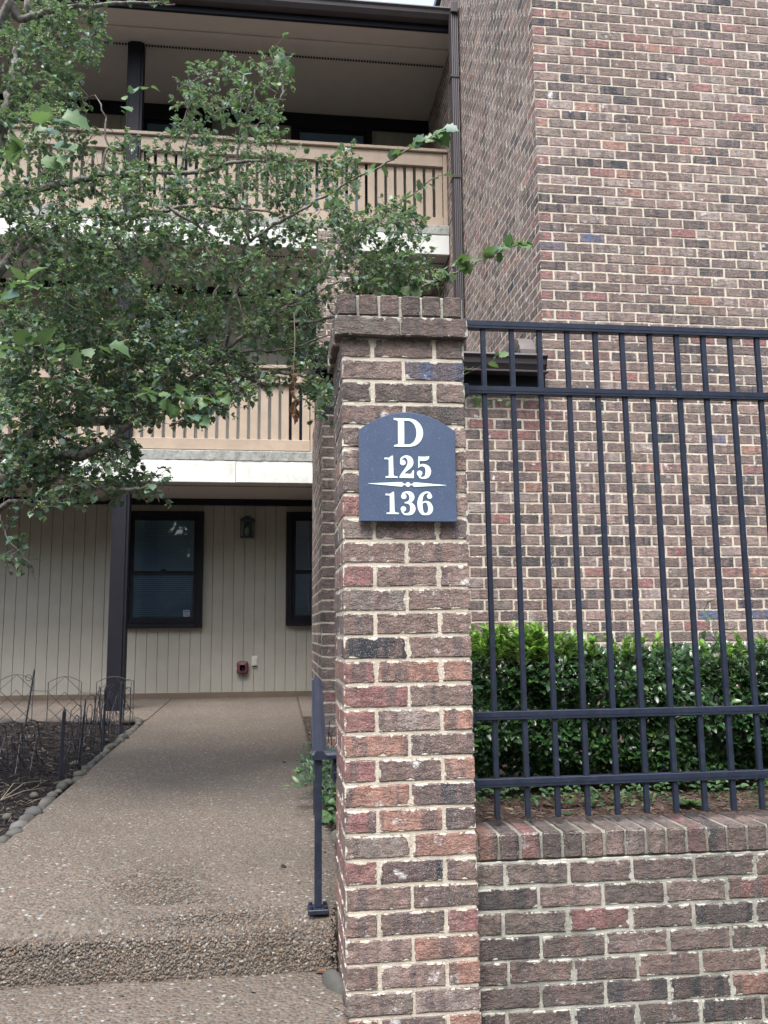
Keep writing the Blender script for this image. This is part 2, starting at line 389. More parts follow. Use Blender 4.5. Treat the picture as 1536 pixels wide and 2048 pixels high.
M_['dead'] = leaf_material('dead_leaf', [(0, (0.13, 0.065, 0.042)), (0.6, (0.22, 0.115, 0.075)), (1, (0.32, 0.19, 0.12))], 0.7, 0.2, 0.2)
M_['fruit'] = leaf_material('green_fruit', [(0, (0.22, 0.25, 0.10)), (1, (0.38, 0.38, 0.17))], 0.5, 0.4, 0.0)
t = NT('bark'); P = t.pos()
c = t.mix(t.ramp(t.noise(P, 40, 5, 0.65), [(0.35, 0), (0.65, 1)]), (0.075, 0.066, 0.060), (0.25, 0.235, 0.215))
M_['bark'] = t.fin(c, 0.9, t.bump(t.noise(t.vmul(P, (1, 1, 0.5)), 70, 5, 0.65), 0.8, 0.006), spec=0.2)
t = NT('twig_bark'); P = t.pos()
c = t.mix(t.ramp(t.noise(P, 20, 3), [(0.35, 0), (0.65, 1)]), (0.055, 0.045, 0.040), (0.20, 0.18, 0.16))
M_['twig'] = t.fin(c, 0.85, spec=0.2)
M_['straw'] = paint('dry_straw', (0.17, 0.145, 0.11), 0.8, 0.2)

# ------------------------------------------------------------------ setting
m = MB()
m.add([(-400, -400, -0.30), (400, -400, -0.30), (400, 600, -0.30), (-400, 600, -0.30)], [(0, 1, 2, 3)])
tag(m.build('ground', M_['ground']), kind='structure')

# walk: sloping slab with a rounded nose and a rough riser
m = MB()
xs = np.linspace(-1.15, 0.262, 58)
prof = [(10.45, zg(10.45)), (9.2, zg(9.2)), (7, zg(7)), (5, zg(5)), (4, zg(4)), (3.4, zg(3.4)), (3.15, zg(3.15)), (3.065, 0.0445), (3.035, 0.037), (3.010, 0.024), (2.994, 0.006), (2.984, -0.02), (2.976, -0.05), (2.968, -0.09), (2.962, -0.13), (2.96, -0.30)]
rows = []
for k, (y, z) in enumerate(prof):
    r = []
    for i, x in enumerate(xs):
        j = (math.sin(x * 9 + 1) * 0.006 + math.sin(x * 23) * 0.003) if 6 < k < 15 else 0
        zz = z + (math.sin(x * 6 + y * 4) * 0.004 if 4 < k < 9 else 0) + (0.012 * x if 6 < k < 12 else 0)
        r.append((x, y + j + (0.07 if x > 0.212 and 6 < k < 15 else 0), zz))
    rows.append(r)
V = [p for r in rows for p in r]; n = len(xs)
F = [(k * n + i, (k + 1) * n + i, (k + 1) * n + i + 1, k * n + i + 1) for k in range(len(prof) - 1) for i in range(n - 1)]
nb = len(V)
for k, (y, z) in enumerate(prof):
    V.append((-1.15, y, -0.3)); V.append((0.262, y, -0.3))
for k in range(len(prof) - 1):
    F.append((k * n, nb + 2 * k, nb + 2 * k + 2, (k + 1) * n)); F.append((k * n + n - 1, (k + 1) * n + n - 1, nb + 2 * k + 3, nb + 2 * k + 1))
m.add(V, F)
tag(m.build('walkway', M_['walk'], smooth=True), kind='structure')
# landing below the step
m = MB().bbox(-2.6, 0.213, -1.2, 2.985, -0.34, -0.112, 0.006)
tag(m.build('landing', M_['tread']), kind='structure')
m = MB().bbox(0.213, 4.5, -1.2, 2.75, -0.36, -0.31, 0.004)
tag(m.build('pavement', M_['ground']), kind='structure')
# porch slab beside the walk
m = MB()
ys = [8.36, 9.2, 10.6]
for x0, x1 in ((-7.0, -1.154), (0.266, 2.2)):
    V = [(x, y, zg(y) + 0.004) for y in ys for x in (x0, x1)] + [(x, y, -0.2) for y in ys for x in (x0, x1)]
    m.add(V, [(0, 1, 3, 2), (2, 3, 5, 4), (0, 6, 7, 1), (0, 2, 8, 6), (2, 4, 10, 8), (1, 7, 9, 3), (3, 9, 11, 5)])
tag(m.build('porch_floor', M_['walk']), kind='structure')

def bed(name, x0, x1, y0, y1, f, mat, step=0.06):
    nx, ny = int((x1 - x0) / step) + 1, int((y1 - y0) / step) + 1
    X, Y = np.linspace(x0, x1, nx), np.linspace(y0, y1, ny)
    V = [(x, y, f(x, y) + rng.uniform(-0.007, 0.007)) for y in Y for x in X]
    F = [(j * nx + i, j * nx + i + 1, (j + 1) * nx + i + 1, (j + 1) * nx + i) for j in range(ny - 1) for i in range(nx - 1)]
    o = MB().add(V, F).build(name, mat, smooth=True)
    return tag(o, kind='structure')
def zleft(x, y):
    return zg(y) - 0.03 + 0.012 * math.sin(x * 5 + y * 3) + min(0.03, max(0, (-1.25 - x) * 0.05))
bed('left_mulch_bed', -7.0, -1.152, 2.0, 8.36, zleft, M_['soil'], 0.09)
def zright(x, y):
    t_ = min(1, max(0, (x - 0.34) / 0.3))
    base = zg(y) - 0.03
    hi = 0.318 + 0.012 * math.sin(x * 7 + y * 5) - 0.02 * max(0, min(1, (y - 3.2)))
    return base + (hi - base) * t_ * t_ * (3 - 2 * t_)
bed('right_mulch_bed', 0.264, 5.2, 2.925, 5.86, zright, M_['soil_red'], 0.06)

# ------------------------------------------------------------------ bricks
def brick_mesh(name, L, H, D, nx, ny, nz, jit, seed, bev=0.005):
    r = random.Random(seed)
    def ax(len_, n):
        if n == 1: return [-len_ / 2, len_ / 2]
        inner = np.linspace(-len_ / 2 + bev, len_ / 2 - bev, n - 1).tolist()
        return [-len_ / 2] + inner + [len_ / 2]
    X, Y, Z = ax(L, nx), ax(D, ny), ax(H, nz)
    idx, V, F = {}, [], []
    def vid(i, j, k):
        key = (i, j, k)
        if key not in idx:
            p = [X[i], Y[j], Z[k]]
            ext = [i in (0, nx), j in (0, ny), k in (0, nz)]
            if sum(ext) >= 2:
                for a in range(3):
                    if ext[a]: p[a] *= 1 - bev * (0.55 if sum(ext) == 2 else 0.75) / max(abs(p[a]), 1e-6)
            for a in range(3):
                s_ = jit * (1.0 if not ext[a] else 0.8)
                p[a] += r.uniform(-s_, s_) * (.55 if a == 1 else 1)
            idx[key] = len(V); V.append(tuple(p))
        return idx[key]
    for i in range(nx):
        for k in range(nz):
            F.append((vid(i, 0, k), vid(i + 1, 0, k), vid(i + 1, 0, k + 1), vid(i, 0, k + 1)))
            F.append((vid(i, ny, k), vid(i, ny, k + 1), vid(i + 1, ny, k + 1), vid(i + 1, ny, k)))
    for j in range(ny):
        for k in range(nz):
            F.append((vid(0, j, k), vid(0, j, k + 1), vid(0, j + 1, k + 1), vid(0, j + 1, k)))
            F.append((vid(nx, j, k), vid(nx, j + 1, k), vid(nx, j + 1, k + 1), vid(nx, j, k + 1)))
    for i in range(nx):
        for j in range(ny):
            F.append((vid(i, j, 0), vid(i, j + 1, 0), vid(i + 1, j + 1, 0), vid(i + 1, j, 0)))
            F.append((vid(i, j, nz), vid(i + 1, j, nz), vid(i + 1, j + 1, nz), vid(i, j + 1, nz)))
    me = bpy.data.meshes.new(name); me.from_pydata(V, [], F); me.update()
    at_ = me.attributes.new('loc', 'FLOAT_VECTOR', 'POINT'); at_.data.foreach_set('vector', np.array(V, dtype=np.float32).ravel())
    return me
def variants(n, mat, *a, **k):
    out = []
    for s_ in range(n):
        me = brick_mesh('brick', *a, seed=s_ * 13 + 5, **k); me.materials.append(mat); out.append(me)
    return out
TONES = [((0, .16), 26), ((.16, .30), 20), ((.30, .44), 18), ((.44, .56), 12), ((.56, .68), 14), ((.68, .74), 8), ((.74, .84), 4), ((.84, .90), 2), ((.90, .965), 9), ((.966, .999), .7)]
TONES_P = [((0, .16), 24), ((.16, .30), 22), ((.30, .44), 12), ((.44, .56), 13), ((.56, .68), 9), ((.68, .74), 4), ((.74, .84), 7), ((.84, .90), 5), ((.90, .965), 4)]
def tone(tab=TONES, r=rng):
    a = r.uniform(0, sum(w for _, w in tab))
    for (lo, hi), w in tab:
        a -= w
        if a <= 0: return r.uniform(lo + .004, hi - .004)
    return 0.1
RED, ORANGE, DARK, BLUE = (.745, .835), (.845, .895), (.57, .73), (.968, .998)
def put_brick(parent, vs, centre, along_y, tn, flip=True, extra=None, mirror=True):
    me = rng.choice(vs)
    o = bpy.data.objects.new('brick', me); link(o, parent)
    o.location = Vector(centre) - wloc(parent)
    rz = (math.pi / 2 if along_y else 0) + (math.pi if rng.random() < .5 else 0)
    o.rotation_euler = (extra or (math.pi if flip and rng.random() < .5 else 0), rng.uniform(-.006, .006), rz + rng.uniform(-.008, .008))
    o['tone'] = tn
    return o

# ---- pillar
PX0, PX1, PY0, PY1, PTOP, PC = 0.214, 0.6105, 2.68, 3.0766, 1.900, 0.0730
BL, BH, BD, J = 0.1940, 0.0630, 0.0930, 0.0092
pil = thing('brick_pillar', ((PX0 + PX1) / 2, (PY0 + PY1) / 2, -0.13), 'square brick gate pillar with a corbelled brick cap, carrying the blue number sign', 'pillar')
vS = variants(14, M_['brick'], BL, BH, BD, 7, 4, 4, 0.0016, bev=.003)
vSo = variants(10, M_['brick_old'], BL, BH, BD, 7, 4, 4, 0.0018, bev=.0035)
MB().bbox(PX0 + .003, PX1 - .003, PY0 + .003, PY1 - .004, -0.30, PTOP, .004).build('mortar_core', M_['mortar'], pil)
MB().bbox(PX0 - .016, PX1 + .004, PY0 - .016, PY1 + .016, PTOP + .002, PTOP + .0625, .004).build('mortar_cap', M_['mortar_old'], pil)
MB().bbox(PX0 - .006, PX1 - .002, PY0 - .006, PY1 + .006, PTOP + .063, PTOP + .137, .004).build('mortar_cap', M_['mortar_old'], pil)
mid = (PX1 - PX0) - 2 * (BD + J)
rp = random.Random(31)
i = 0
while True:
    zc = PTOP - (i + .5) * PC + 0.002
    if zc < -0.30: break
    vs = vSo if i < 4 else vS
    ty = lambda: rp.uniform(*ORANGE) if (i > 13 and rp.random() < .10) else tone(TONES_P if i > 3 else TONES[:7], rp)
    corner = lambda: rp.uniform(*(ORANGE if rp.random() < .5 else RED)) if (i > 13 and rp.random() < .7) else ty()
    if i % 2 == 0:       # header, stretcher, header on the front
        for x in (PX0 + BD / 2, PX1 - BD / 2):
            for y in (PY0 + BL / 2, PY1 - BL / 2):
                put_brick(pil, vs, (x, y, zc), True, corner())
        for y in (PY0 + BD / 2, PY1 - BD / 2):
            b = put_brick(pil, vs, ((PX0 + PX1) / 2, y, zc), False, ty()); b.scale = (mid / BL * .985, 1, 1)
    else:                # two stretchers on the front
        for y in (PY0 + BD / 2, PY1 - BD / 2):
            for x in (PX0 + BL / 2, PX1 - BL / 2):
                put_brick(pil, vs, (x, y, zc), False, (BLUE[0] + .01) if (i == 1 and x > .4 and y < 2.8) else ty())
        for x in (PX0 + BD / 2, PX1 - BD / 2):
            b = put_brick(pil, vs, (x, (PY0 + PY1) / 2, zc), True, ty()); b.scale = (mid / BL * .985, 1, 1)
    i += 1
# corbel course and the course on edge above it
CX0, CX1, CY0, CY1 = PX0 - .023, PX1 + .013, PY0 - .022, PY1 + .022
cl = (CX1 - CX0 - J) / 2
zc = PTOP + .032
for y in (CY0 + BD / 2, CY1 - BD / 2):
    for q, x in enumerate((CX0 + cl / 2, CX1 - cl / 2)):
        b = put_brick(pil, vSo, (x - (.006 if q else .0), y, zc), False, rp.uniform(.45, .54) if q == 0 else rp.uniform(.17, .29)); b.scale = (cl / BL * (.98 if q == 0 else 1.02), 1, 1.02)
for x in (CX0 + BD / 2, CX1 - BD / 2):
    b = put_brick(pil, vSo, (x, (CY0 + CY1) / 2, zc), True, rp.uniform(.02, .3))
vE = variants(8, M_['brick_edge'], 0.0590, 0.0690, 0.198, 4, 6, 4, 0.0016, bev=.004)
for q in range(6):
    for y in (CY0 + .008 + .099, CY1 - .008 - .099):
        x = PX0 - .010 + .0285 + q * 0.0683
        put_brick(pil, vE, (x, y, PTOP + .1035), False, rp.choice([rp.uniform(.01, .15), rp.uniform(.17, .29), rp.uniform(.01, .15)]))
pil.rotation_euler = (0, -0.006, 0)

# ---- retaining wall
RX0, RX1, RY, RTOP = 0.612, 3.3, 2.72, 0.348
ret = thing('retaining_wall', (1.9, RY + .1, -0.14), 'low brick retaining wall under the black metal fence, topped with bricks on edge', 'wall')
MB().bbox(RX0, RX1, RY + .0035, RY + .196, -0.32, 0.2655, .003).build('mortar_core', M_['mortar_old'], ret)
MB().bbox(RX0, RX1, RY + .006, RY + .198, 0.266, RTOP - .0045, .006).build('mortar_cap', M_['mortar_cap'], ret)
vR = variants(14, M_['brick_old'], BL, 0.0615, BD, 7, 3, 4, 0.0019, bev=.003)
vRE = variants(12, M_['brick_edge'], 0.0600, 0.0800, 0.200, 4, 5, 4, 0.0020, bev=0.006)
rr = random.Random(5)
x = RX0 + .012; q = 0
while x < RX1 - .05:
    w = 0.0672
    tn = rr.uniform(*RED) if q in (2, 10) else (rr.uniform(.85, .89) if q == 0 else tone(TONES[:6] + TONES[8:9], rr))
    b = put_brick(ret, vRE, (x + .028, RY + .1, 0.3075 + rr.uniform(-.0015, .0015)), False, tn)
    b.scale = (rr.uniform(.97, 1.04), 1, 1)
    x += w + rr.uniform(-.0008, .0008); q += 1
starts = [0.095, 0.200, 0.085, 0.203, 0.10, 0.198, 0.09, 0.2]
for k in range(8):
    zc = 0.2605 - .033 - k * 0.0708
    x = RX0; first = True
    while x < RX1 - .02:
        L = starts[k] - J if first else BL
        L = min(L, RX1 - x)
        tn = tone(TONES_P, rr)
        if k == 5 and 1.25 < x < 1.5: tn = rr.uniform(*ORANGE)
        b = put_brick(ret, vR, (x + L / 2, RY + BD / 2 + rr.uniform(-.001, .001), zc + rr.uniform(-.002, .002)), False, tn)
        b.scale = (L / BL * rr.uniform(.985, 1.0), 1, rr.uniform(.98, 1.02))
        x += L + J + rr.uniform(-.001, .001); first = False
# ---- brick wing and the low enclosure in front of it
WX, WY, WC = 1.893, 5.87, 0.0746
EX, EY1, ETOP = 0.308, 7.45, 2.66
vW = variants(16, M_['brick_wing'], BL, 0.0655, BD, 5, 3, 3, 0.0021, bev=0.0035)
wing = thing('brick_wing', (3.6, 7.5, 0.1), 'tall windowless brick end wing of the apartment building behind the black fence', 'building')
enc = thing('brick_enclosure', (1.1, 6.6, 0.1), 'low flat-roofed brick enclosure with a brown gutter, joined to the tall brick wing', 'building')
MB().bbox(WX + .002, 5.4, WY + .0032, 11.9, ETOP, 8.4, .003).build('mortar_core', M_['mortar_wing'], wing)
MB().bbox(WX + .020, 5.4, WY + .0032, 11.9, 0.06, ETOP - .002, .003).build('mortar_core', M_['mortar_wing'], wing)
MB().bbox(EX + .002, WX + .018, WY + .0032, EY1, 0.06, ETOP, .003).build('mortar_core', M_['mortar_wing'], enc)
rw = random.Random(77)
bw, be = [], []          # (centre, along_y, scale_x, tone)
WX1 = 5.35
ROW0 = 5.647 - 75 * WC
for k in range(0, 112):
    zc = ROW0 + k * WC + WC / 2
    if zc + WC / 2 > 8.4: break
    header = (75 - k) % 2 == 1     # the row under z = 5.647 shows a header at the corner
    low = zc < ETOP
    jz = lambda: rw.uniform(-.0015, .0015)
    def run(lst, x0, x1, y, tab=TONES):
        x = x0
        while x < x1 - .03:
            L = min(BL, x1 - x)
            lst.append(((x + L / 2, y + BD / 2 + rw.uniform(-.0012, .0012), zc + jz()), False, L / BL * rw.uniform(.975, 1.0), tone(tab, rw)))
            x += L + J
        return x
    def runy(lst, y0, y1, x):
        y = y0
        while y < y1 - .03:
            L = min(BL, y1 - y)
            lst.append(((x + BD / 2 + rw.uniform(-.0012, .0012), y + L / 2, zc + jz()), True, L / BL * rw.uniform(.975, 1.0), tone(TONES, rw)))
            y += L + J
    if low:
        tabE = TONES
        if header:
            be.append(((EX + BD / 2, WY + BL / 2, zc), True, .99, tone(TONES, rw))); x = EX + BD + J; runy(be, WY + BL + J, EY1, EX)
        else:
            be.append(((EX + BL / 2, WY + BD / 2, zc), False, .99, tone(TONES, rw))); x = EX + BL + J; runy(be, WY + BD + J, EY1, EX)
        while x < WX:
            tn = tone(TONES, rw)
            if 2.36 < zc < 2.56 and 1.45 < x < 1.9 and rw.random() < .6: tn = rw.uniform(*RED)
            be.append(((x + BL / 2, WY + BD / 2 + rw.uniform(-.0012, .0012), zc + jz()), False, rw.uniform(.975, 1.0), tn)); x += BL + J
        run(bw, x, WX1, WY)
        runy(bw, EY1, 10.45, WX)
    else:
        if header:
            tn = rw.uniform(*RED) if rw.random() < .62 else (rw.uniform(*ORANGE) if rw.random() < .35 else tone(TONES, rw))
            bw.append(((WX + BD / 2, WY + BL / 2, zc), True, .99, tn)); run(bw, WX + BD + J, WX1, WY); runy(bw, WY + BL + J, 10.45, WX)
        else:
            bw.append(((WX + BL / 2, WY + BD / 2, zc), False, .99, rw.uniform(.45, .73) if rw.random() < .45 else tone(TONES, rw))); run(bw, WX + BL + J, WX1, WY); runy(bw, WY + BD + J, 10.45, WX)
def lay(parent, lst, vs, farmat, limit=300):
    sc_ = []
    for n_, (c, ay, sx, tn) in enumerate(lst):
        px, py, d = proj(c)
        onfront = abs(c[1] - WY) < .12
        vis = 0 < px < 1536 and 0 < py < 2048 and onfront and not (672 < px < 945 and 590 < py) and c[2] > .75
        near = 1.0 / d * (1 if onfront else .25)
        sc_.append((-(1 if vis else 0), -near, n_))
    sc_.sort()
    single = {n_ for _, _, n_ in sc_[:limit]}
    rest = MB(); off = wloc(parent); locs = []
    cache = {}
    for n_, (c, ay, sx, tn) in enumerate(lst):
        if n_ in single:
            b = put_brick(parent, vs, c, ay, tn); b.scale = (sx, 1, 1)
        else:
            me = rng.choice(vs)
            if me.name not in cache:
                cache[me.name] = (np.array([v.co[:] for v in me.vertices]), [tuple(p.vertices) for p in me.polygons])
            v, f = cache[me.name]
            w = v * (sx, 1, 1)
            if rng.random() < .5: w = w * (-1, -1, 1)
            if ay: w = np.stack([-w[:, 1], w[:, 0], w[:, 2]], 1)
            rest.add((w + np.array(c)).tolist(), f, tn); locs.append(v)
    if rest.f:
        o = rest.build('brick_courses', farmat, parent); o['kind'] = 'stuff'
        at_ = o.data.attributes.new('loc', 'FLOAT_VECTOR', 'POINT'); at_.data.foreach_set('vector', np.concatenate(locs).astype(np.float32).ravel())
lay(wing, bw, vW, M_['brick_wing_far'])
lay(enc, be, vW, M_['brick_wing_far'])
MB().bbox(WX - .05, 5.45, WY - .05, 12.0, 8.402, 8.5).build('coping', M_['brown'], wing)

# low roof, gutter and the downspout elbow lying on it
roofp = [(5.80, 2.80), (7.50, 3.02), (7.50, 3.06), (5.80, 2.84)]
MB().prism(roofp, 0, EX - .08, WX - .004).build('roof', M_['trim'], enc)
gp = [(5.795, 2.865), (5.700, 2.870), (5.692, 2.855), (5.712, 2.835), (5.716, 2.800), (5.742, 2.762), (5.795, 2.757)]
g = MB().prism(gp, 0, EX - .06, 1.862).build('gutter', M_['brown'], enc)
MB().prism([(5.797, 2.868), (5.696, 2.874), (5.686, 2.855), (5.707, 2.833), (5.711, 2.798), (5.739, 2.757), (5.797, 2.752)], 0, 1.863, 1.868).build('end_cap', M_['brown'], g)
MB().bbox(EX - .05, 1.880, 5.80, 5.862, 2.655, 2.80, .004).build('fascia', M_['trim'], enc)
MB().bbox(EX - .05, 1.872, 5.70, 5.798, 2.735, 2.750, .003).build('drip_edge', M_['brown'], enc)
def corrugated(path, w, h, step=0.02):
    pts = []
    for a, b in zip(path[:-1], path[1:]):
        a, b = Vector(a), Vector(b); n_ = max(1, int((b - a).length / step))
        pts += [a.lerp(b, q / n_) for q in range(n_)]
    pts.append(Vector(path[-1]))
    mm = MB(); V = []; N = 12
    for q, p in enumerate(pts):
        t_ = (pts[min(q + 1, len(pts) - 1)] - pts[max(q - 1, 0)]).normalized()
        side = Vector((1, 0, 0)); nn = t_.cross(side).normalized()
        s_ = 1.0 if q % 2 else 0.90
        for a in range(N):
            an = 2 * math.pi * a / N + math.pi / N
            cx = max(-1, min(1, math.cos(an) * 1.35)); cy = max(-1, min(1, math.sin(an) * 1.35))
            V.append(p + side * cx * w / 2 * s_ + nn * cy * h / 2 * s_)
    F = [(q * N + a, q * N + (a + 1) % N, (q + 1) * N + (a + 1) % N, (q + 1) * N + a) for q in range(len(pts) - 1) for a in range(N)]
    return mm.add(V, F + [tuple(range(N))[::-1]])
M_['elbow'] = paint('taupe_aluminium', (0.11, 0.094, 0.088), 0.45, 0.1)
corrugated([(1.79, 7.4, 3.16), (1.79, 6.6, 3.08), (1.785, 6.15, 3.055), (1.78, 6.02, 3.04), (1.78, 5.945, 3.00), (1.78, 5.91, 2.94), (1.78, 5.90, 2.875)], 0.125, 0.095).build('downspout_elbow', M_['elbow'], enc)

# ---- brick pier carrying the upper deck
PRX0, PRX1, PRY0 = 0.420, 0.865, 8.985
pier = thing('brick_pier', ((PRX0 + PRX1) / 2, PRY0 + .1, 0.19), 'slim brick pier in the balcony front, half hidden by leaves beyond the gate pillar', 'pier')
MB().bbox(PRX0 + .004, PRX1 - .004, PRY0 + .004, PRY0 + .36, 0.15, 5.30, .003).build('mortar_core', M_['mortar_wing'], pier)
rest = []
for k in range(68):
    zc = 0.2 + k * WC + WC / 2
    if zc > 5.27: break
    x = PRX0; L0 = BL if k % 2 else BD
    first = True
    while x < PRX1 - .03:
        L = min(L0 if first else BL, PRX1 - x); first = False
        b = put_brick(pier, vW, (x + L / 2, PRY0 + BD / 2, zc), False, tone(TONES, rw)); b.scale = (L / BL * .985, 1, 1)
        x += L + J

# ------------------------------------------------------------------ apartment building with balconies
BY, SY = 9.14, 10.30           # front of the balconies, siding behind them
BXL, BXR = -6.4, WX - .006
apt = thing('apartment_building', (-1.5, 10.0, 0.2), 'three-storey cream apartment building with open tan balconies and a brown roof gutter', 'building')
MB().box(BXL, BXR, SY + .013, SY + .2, 0.1, 7.6).build('wall', M_['siding'], apt)
FL = [(zg(SY) + 0.062, 2.44), (2.86, 5.02), (5.44, 7.31)]
BW = 0.1208
for z0, z1 in FL:
    me = MB().bbox(-BW / 2 + .0022, BW / 2 - .0022, 0, .02, 0, z1 - z0, .002).mesh('siding_board', M_['siding'])
    x = BXL + BW / 2
    while x < BXR:
        piece('siding_board', me, (x, SY, z0), apt); x += BW
MB().bbox(BXL, BXR, SY - .012, SY + .02, 0.15, FL[0][0] - .002, .003).build('base_board', M_['base'], apt)
for z0, z1 in ((2.43, 2.50), (5.00, 5.09), (7.264, 7.42)):
    MB().bbox(BXL, BXR, SY - .05, SY - .003, z0, z1, .003).build('header_trim', M_['trim'], apt)
# ceilings under each deck
for z in (2.505, 5.095, 7.425):
    y0 = 9.10 if z < 7 else 8.585
    MB().box(BXL, BXR, y0, SY + .1, z, z + .012).build('soffit', M_['soffit'], apt)
    v = MB()
    yv = 9.30 if z < 7 else 9.16
    v.bbox(BXL, BXR, yv - .028, yv + .028, z - .006, z - .001, .001)
    vs_ = v.build('vent_strip', M_['soffit'], apt)
    v = MB(); x = BXL + .02
    while x < BXR - .03:
        v.box(x, x + .022, yv - .018, yv + .018, z - .0085, z - .0062); x += .032
    v.build('vent_slot', M_['dark'], vs_)
MB().bbox(BXL, BXR, 8.86, 8.93, 7.405, 7.4235, .002).build('soffit_trim', M_['soffit'], apt)
# upper roof: fascia, gutter, roof slab
MB().bbox(BXL, BXR - .05, 8.545, 8.583, 7.405, 7.60, .003).build('fascia', M_['trim'], apt)
gp = [(8.54, 7.585), (8.405, 7.590), (8.397, 7.572), (8.418, 7.552), (8.424, 7.520), (8.458, 7.478), (8.54, 7.472)]
g = MB().prism(gp, 0, BXL, 1.80).build('gutter', M_['brown'], apt)
MB().bbox(1.80, 1.875, 8.33, 8.542, 7.485, 7.60, .006).build('end_box', M_['brown'], g)
MB().prism([(8.50, 7.605), (13.5, 9.3), (13.5, 9.2), (10.4, 7.60), (8.62, 7.545)], 0, BXL, BXR - .02).build('roof', M_['trim'], apt)
# downspout with flutes
ds = MB()
dx0, dx1, dy0, dy1 = 1.795, 1.875, 8.36, 8.46
pr = []
for q in range(9):
    pr.append((dx0 + (dx1 - dx0) * q / 8, dy0 + (.006 if q % 2 else 0)))
pr += [(dx1, dy1), (dx0, dy1)] + [(dx0 + (.006 if q % 2 else 0), dy1 - (dy1 - dy0) * q / 6) for q in range(1, 6)]
ds.prism(pr, 2, 3.05, 7.50)
d_ = ds.build('downspout', M_['brown'], apt)
for z in (5.62, 4.68, 6.75):
    MB().bbox(dx0 - .006, dx1 + .006, dy0 - .006, dy1 + .02, z, z + .03, .002).build('strap', M_['brown'], d_)

M_['sticker'] = paint('sticker_white', (0.20, 0.22, 0.27), 0.4, 0.05)
# windows: a casing planted on the siding, two sashes, glass and a blind
def window(x0, x1, z0, z1, name='window', sticker=False):
    c = MB(); d0, d1 = SY - .062, SY - .002
    w = .065
    c.bbox(x0, x0 + w, d0, d1, z0, z1); c.bbox(x1 - w, x1, d0, d1, z0, z1)
    c.bbox(x0 + w + .001, x1 - w - .001, d0, d1, z1 - w, z1); c.bbox(x0 + w + .001, x1 - w - .001, d0 - .012, d1, z0, z0 + w * .8)
    win = c.build(name, M_['trim'], apt)
    xi0, xi1, zi0, zi1 = x0 + w + .002, x1 - w - .002, z0 + w * .8 + .002, z1 - w - .002
    zm = zi0 + (zi1 - zi0) * .475
    for a, b, y in ((zi0, zm + .015, SY - .046), (zm - .015, zi1, SY - .034)):
        s_ = .042; f = MB()
        f.bbox(xi0, xi0 + s_, y, y + .012, a, b, .002); f.bbox(xi1 - s_, xi1, y, y + .012, a, b, .002)
        f.bbox(xi0 + s_ + .001, xi1 - s_ - .001, y, y + .012, a, a + s_ * (1.6 if a == zi0 else .9), .002); f.bbox(xi0 + s_ + .001, xi1 - s_ - .001, y, y + .012, b - s_ * .9, b, .002)
        f.build('sash', M_['trim'], win)
        MB().box(xi0 + s_ + .002, xi1 - s_ - .002, y + .005, y + .008, a + s_, b - s_ * .8).build('pane', M_['glass'], win)
    MB().bbox((xi0 + xi1) / 2 - .03, (xi0 + xi1) / 2 + .03, SY - .052, SY - .030, zm + .016, zm + .034).build('latch', M_['trim'], win)
    MB().box(xi0 + .001, xi1 - .001, SY - .0095, SY - .0035, zi0, zi1).build('dark_room', M_['dark'], win)
    bl = MB(); z = zi0 + .01
    while z < zi1 - .02:
        bl.add([(xi0 + .02, SY - .012, z), (xi1 - .02, SY - .012, z), (xi1 - .02, SY - .023, z + .020), (xi0 + .02, SY - .023, z + .020)], [(0, 1, 2, 3)]); z += .0235
    bl.build('blind', M_['blind'], win)
    if sticker:
        sx, sz = xi1 - .145, zi0 + .075
        MB().box(sx, sx + .075, SY - .0450, SY - .0435, sz, sz + .075).build('window_sticker', M_['sticker'], win)
        k = MB().box(sx + .006, sx + .069, SY - .0458, SY - .0452, sz + .050, sz + .066)
        for q in range(3): k.box(sx + .012, sx + .063 - .008 * q, SY - .0458, SY - .0452, sz + .012 + q * .012, sz + .017 + q * .012)
        k.build('sticker_print', M_['sign'], win)
    return win
window(-1.72, -0.832, 1.010, 2.352, sticker=True)
window(0.125, 1.03, 1.025, 2.358)
for zf in (2.63, 5.22):
    window(-1.72, -0.832, zf + 1.0, zf + (2.05 if zf > 5 else 2.15)); window(0.143, 1.162, zf + .40, zf + (2.06 if zf > 5 else 2.15))
for x in (-4.6,):
    for zf in (0.2, 2.63, 5.22): window(x, x + .9, zf + .9, zf + 2.05)

# decks and railings
for (zb, zt, zc_, label) in ((2.500, 2.727, 2.835, 1), (5.091, 5.318, 5.432, 2)):
    spans = ((BXL, PRX0 - .006), (PRX1 + .006, BXR)) if label == 2 else ((BXL, PRX0 - .006),)
    for a, b in spans:
        cuts = [a] + [c_ for c_ in (-4.9, -2.35, -0.42, 1.30) if a + .2 < c_ < b - .2] + [b]
        for c0, c1 in zip(cuts[:-1], cuts[1:]):
            dz = rng.uniform(-.002, .002)
            MB().bbox(c0 + .0012, c1 - .0012, 9.06 + dz, 9.098, zb + dz, zt, .003).build('fascia_board', M_['white'], apt)
    V = []; m = MB(); n_ = 150
    xs_ = np.linspace(BXL, BXR, n_)
    for x in xs_:
        r_ = rng.uniform(-.006, .006)
        V += [(x, 9.055 + rng.uniform(-.004, .004), zt + .003 + abs(r_)), (x, 9.05 + rng.uniform(-.003, .003), zc_ - .008), (x, 9.062, zc_), (x, SY, zc_), (x, SY, zt + .003)]
    F = [(i * 5 + a, (i + 1) * 5 + a, (i + 1) * 5 + (a + 1) % 5, i * 5 + (a + 1) % 5) for i in range(n_ - 1) for a in range(5)]
    m.add(V, F).build('deck_slab', M_['conc'], apt)
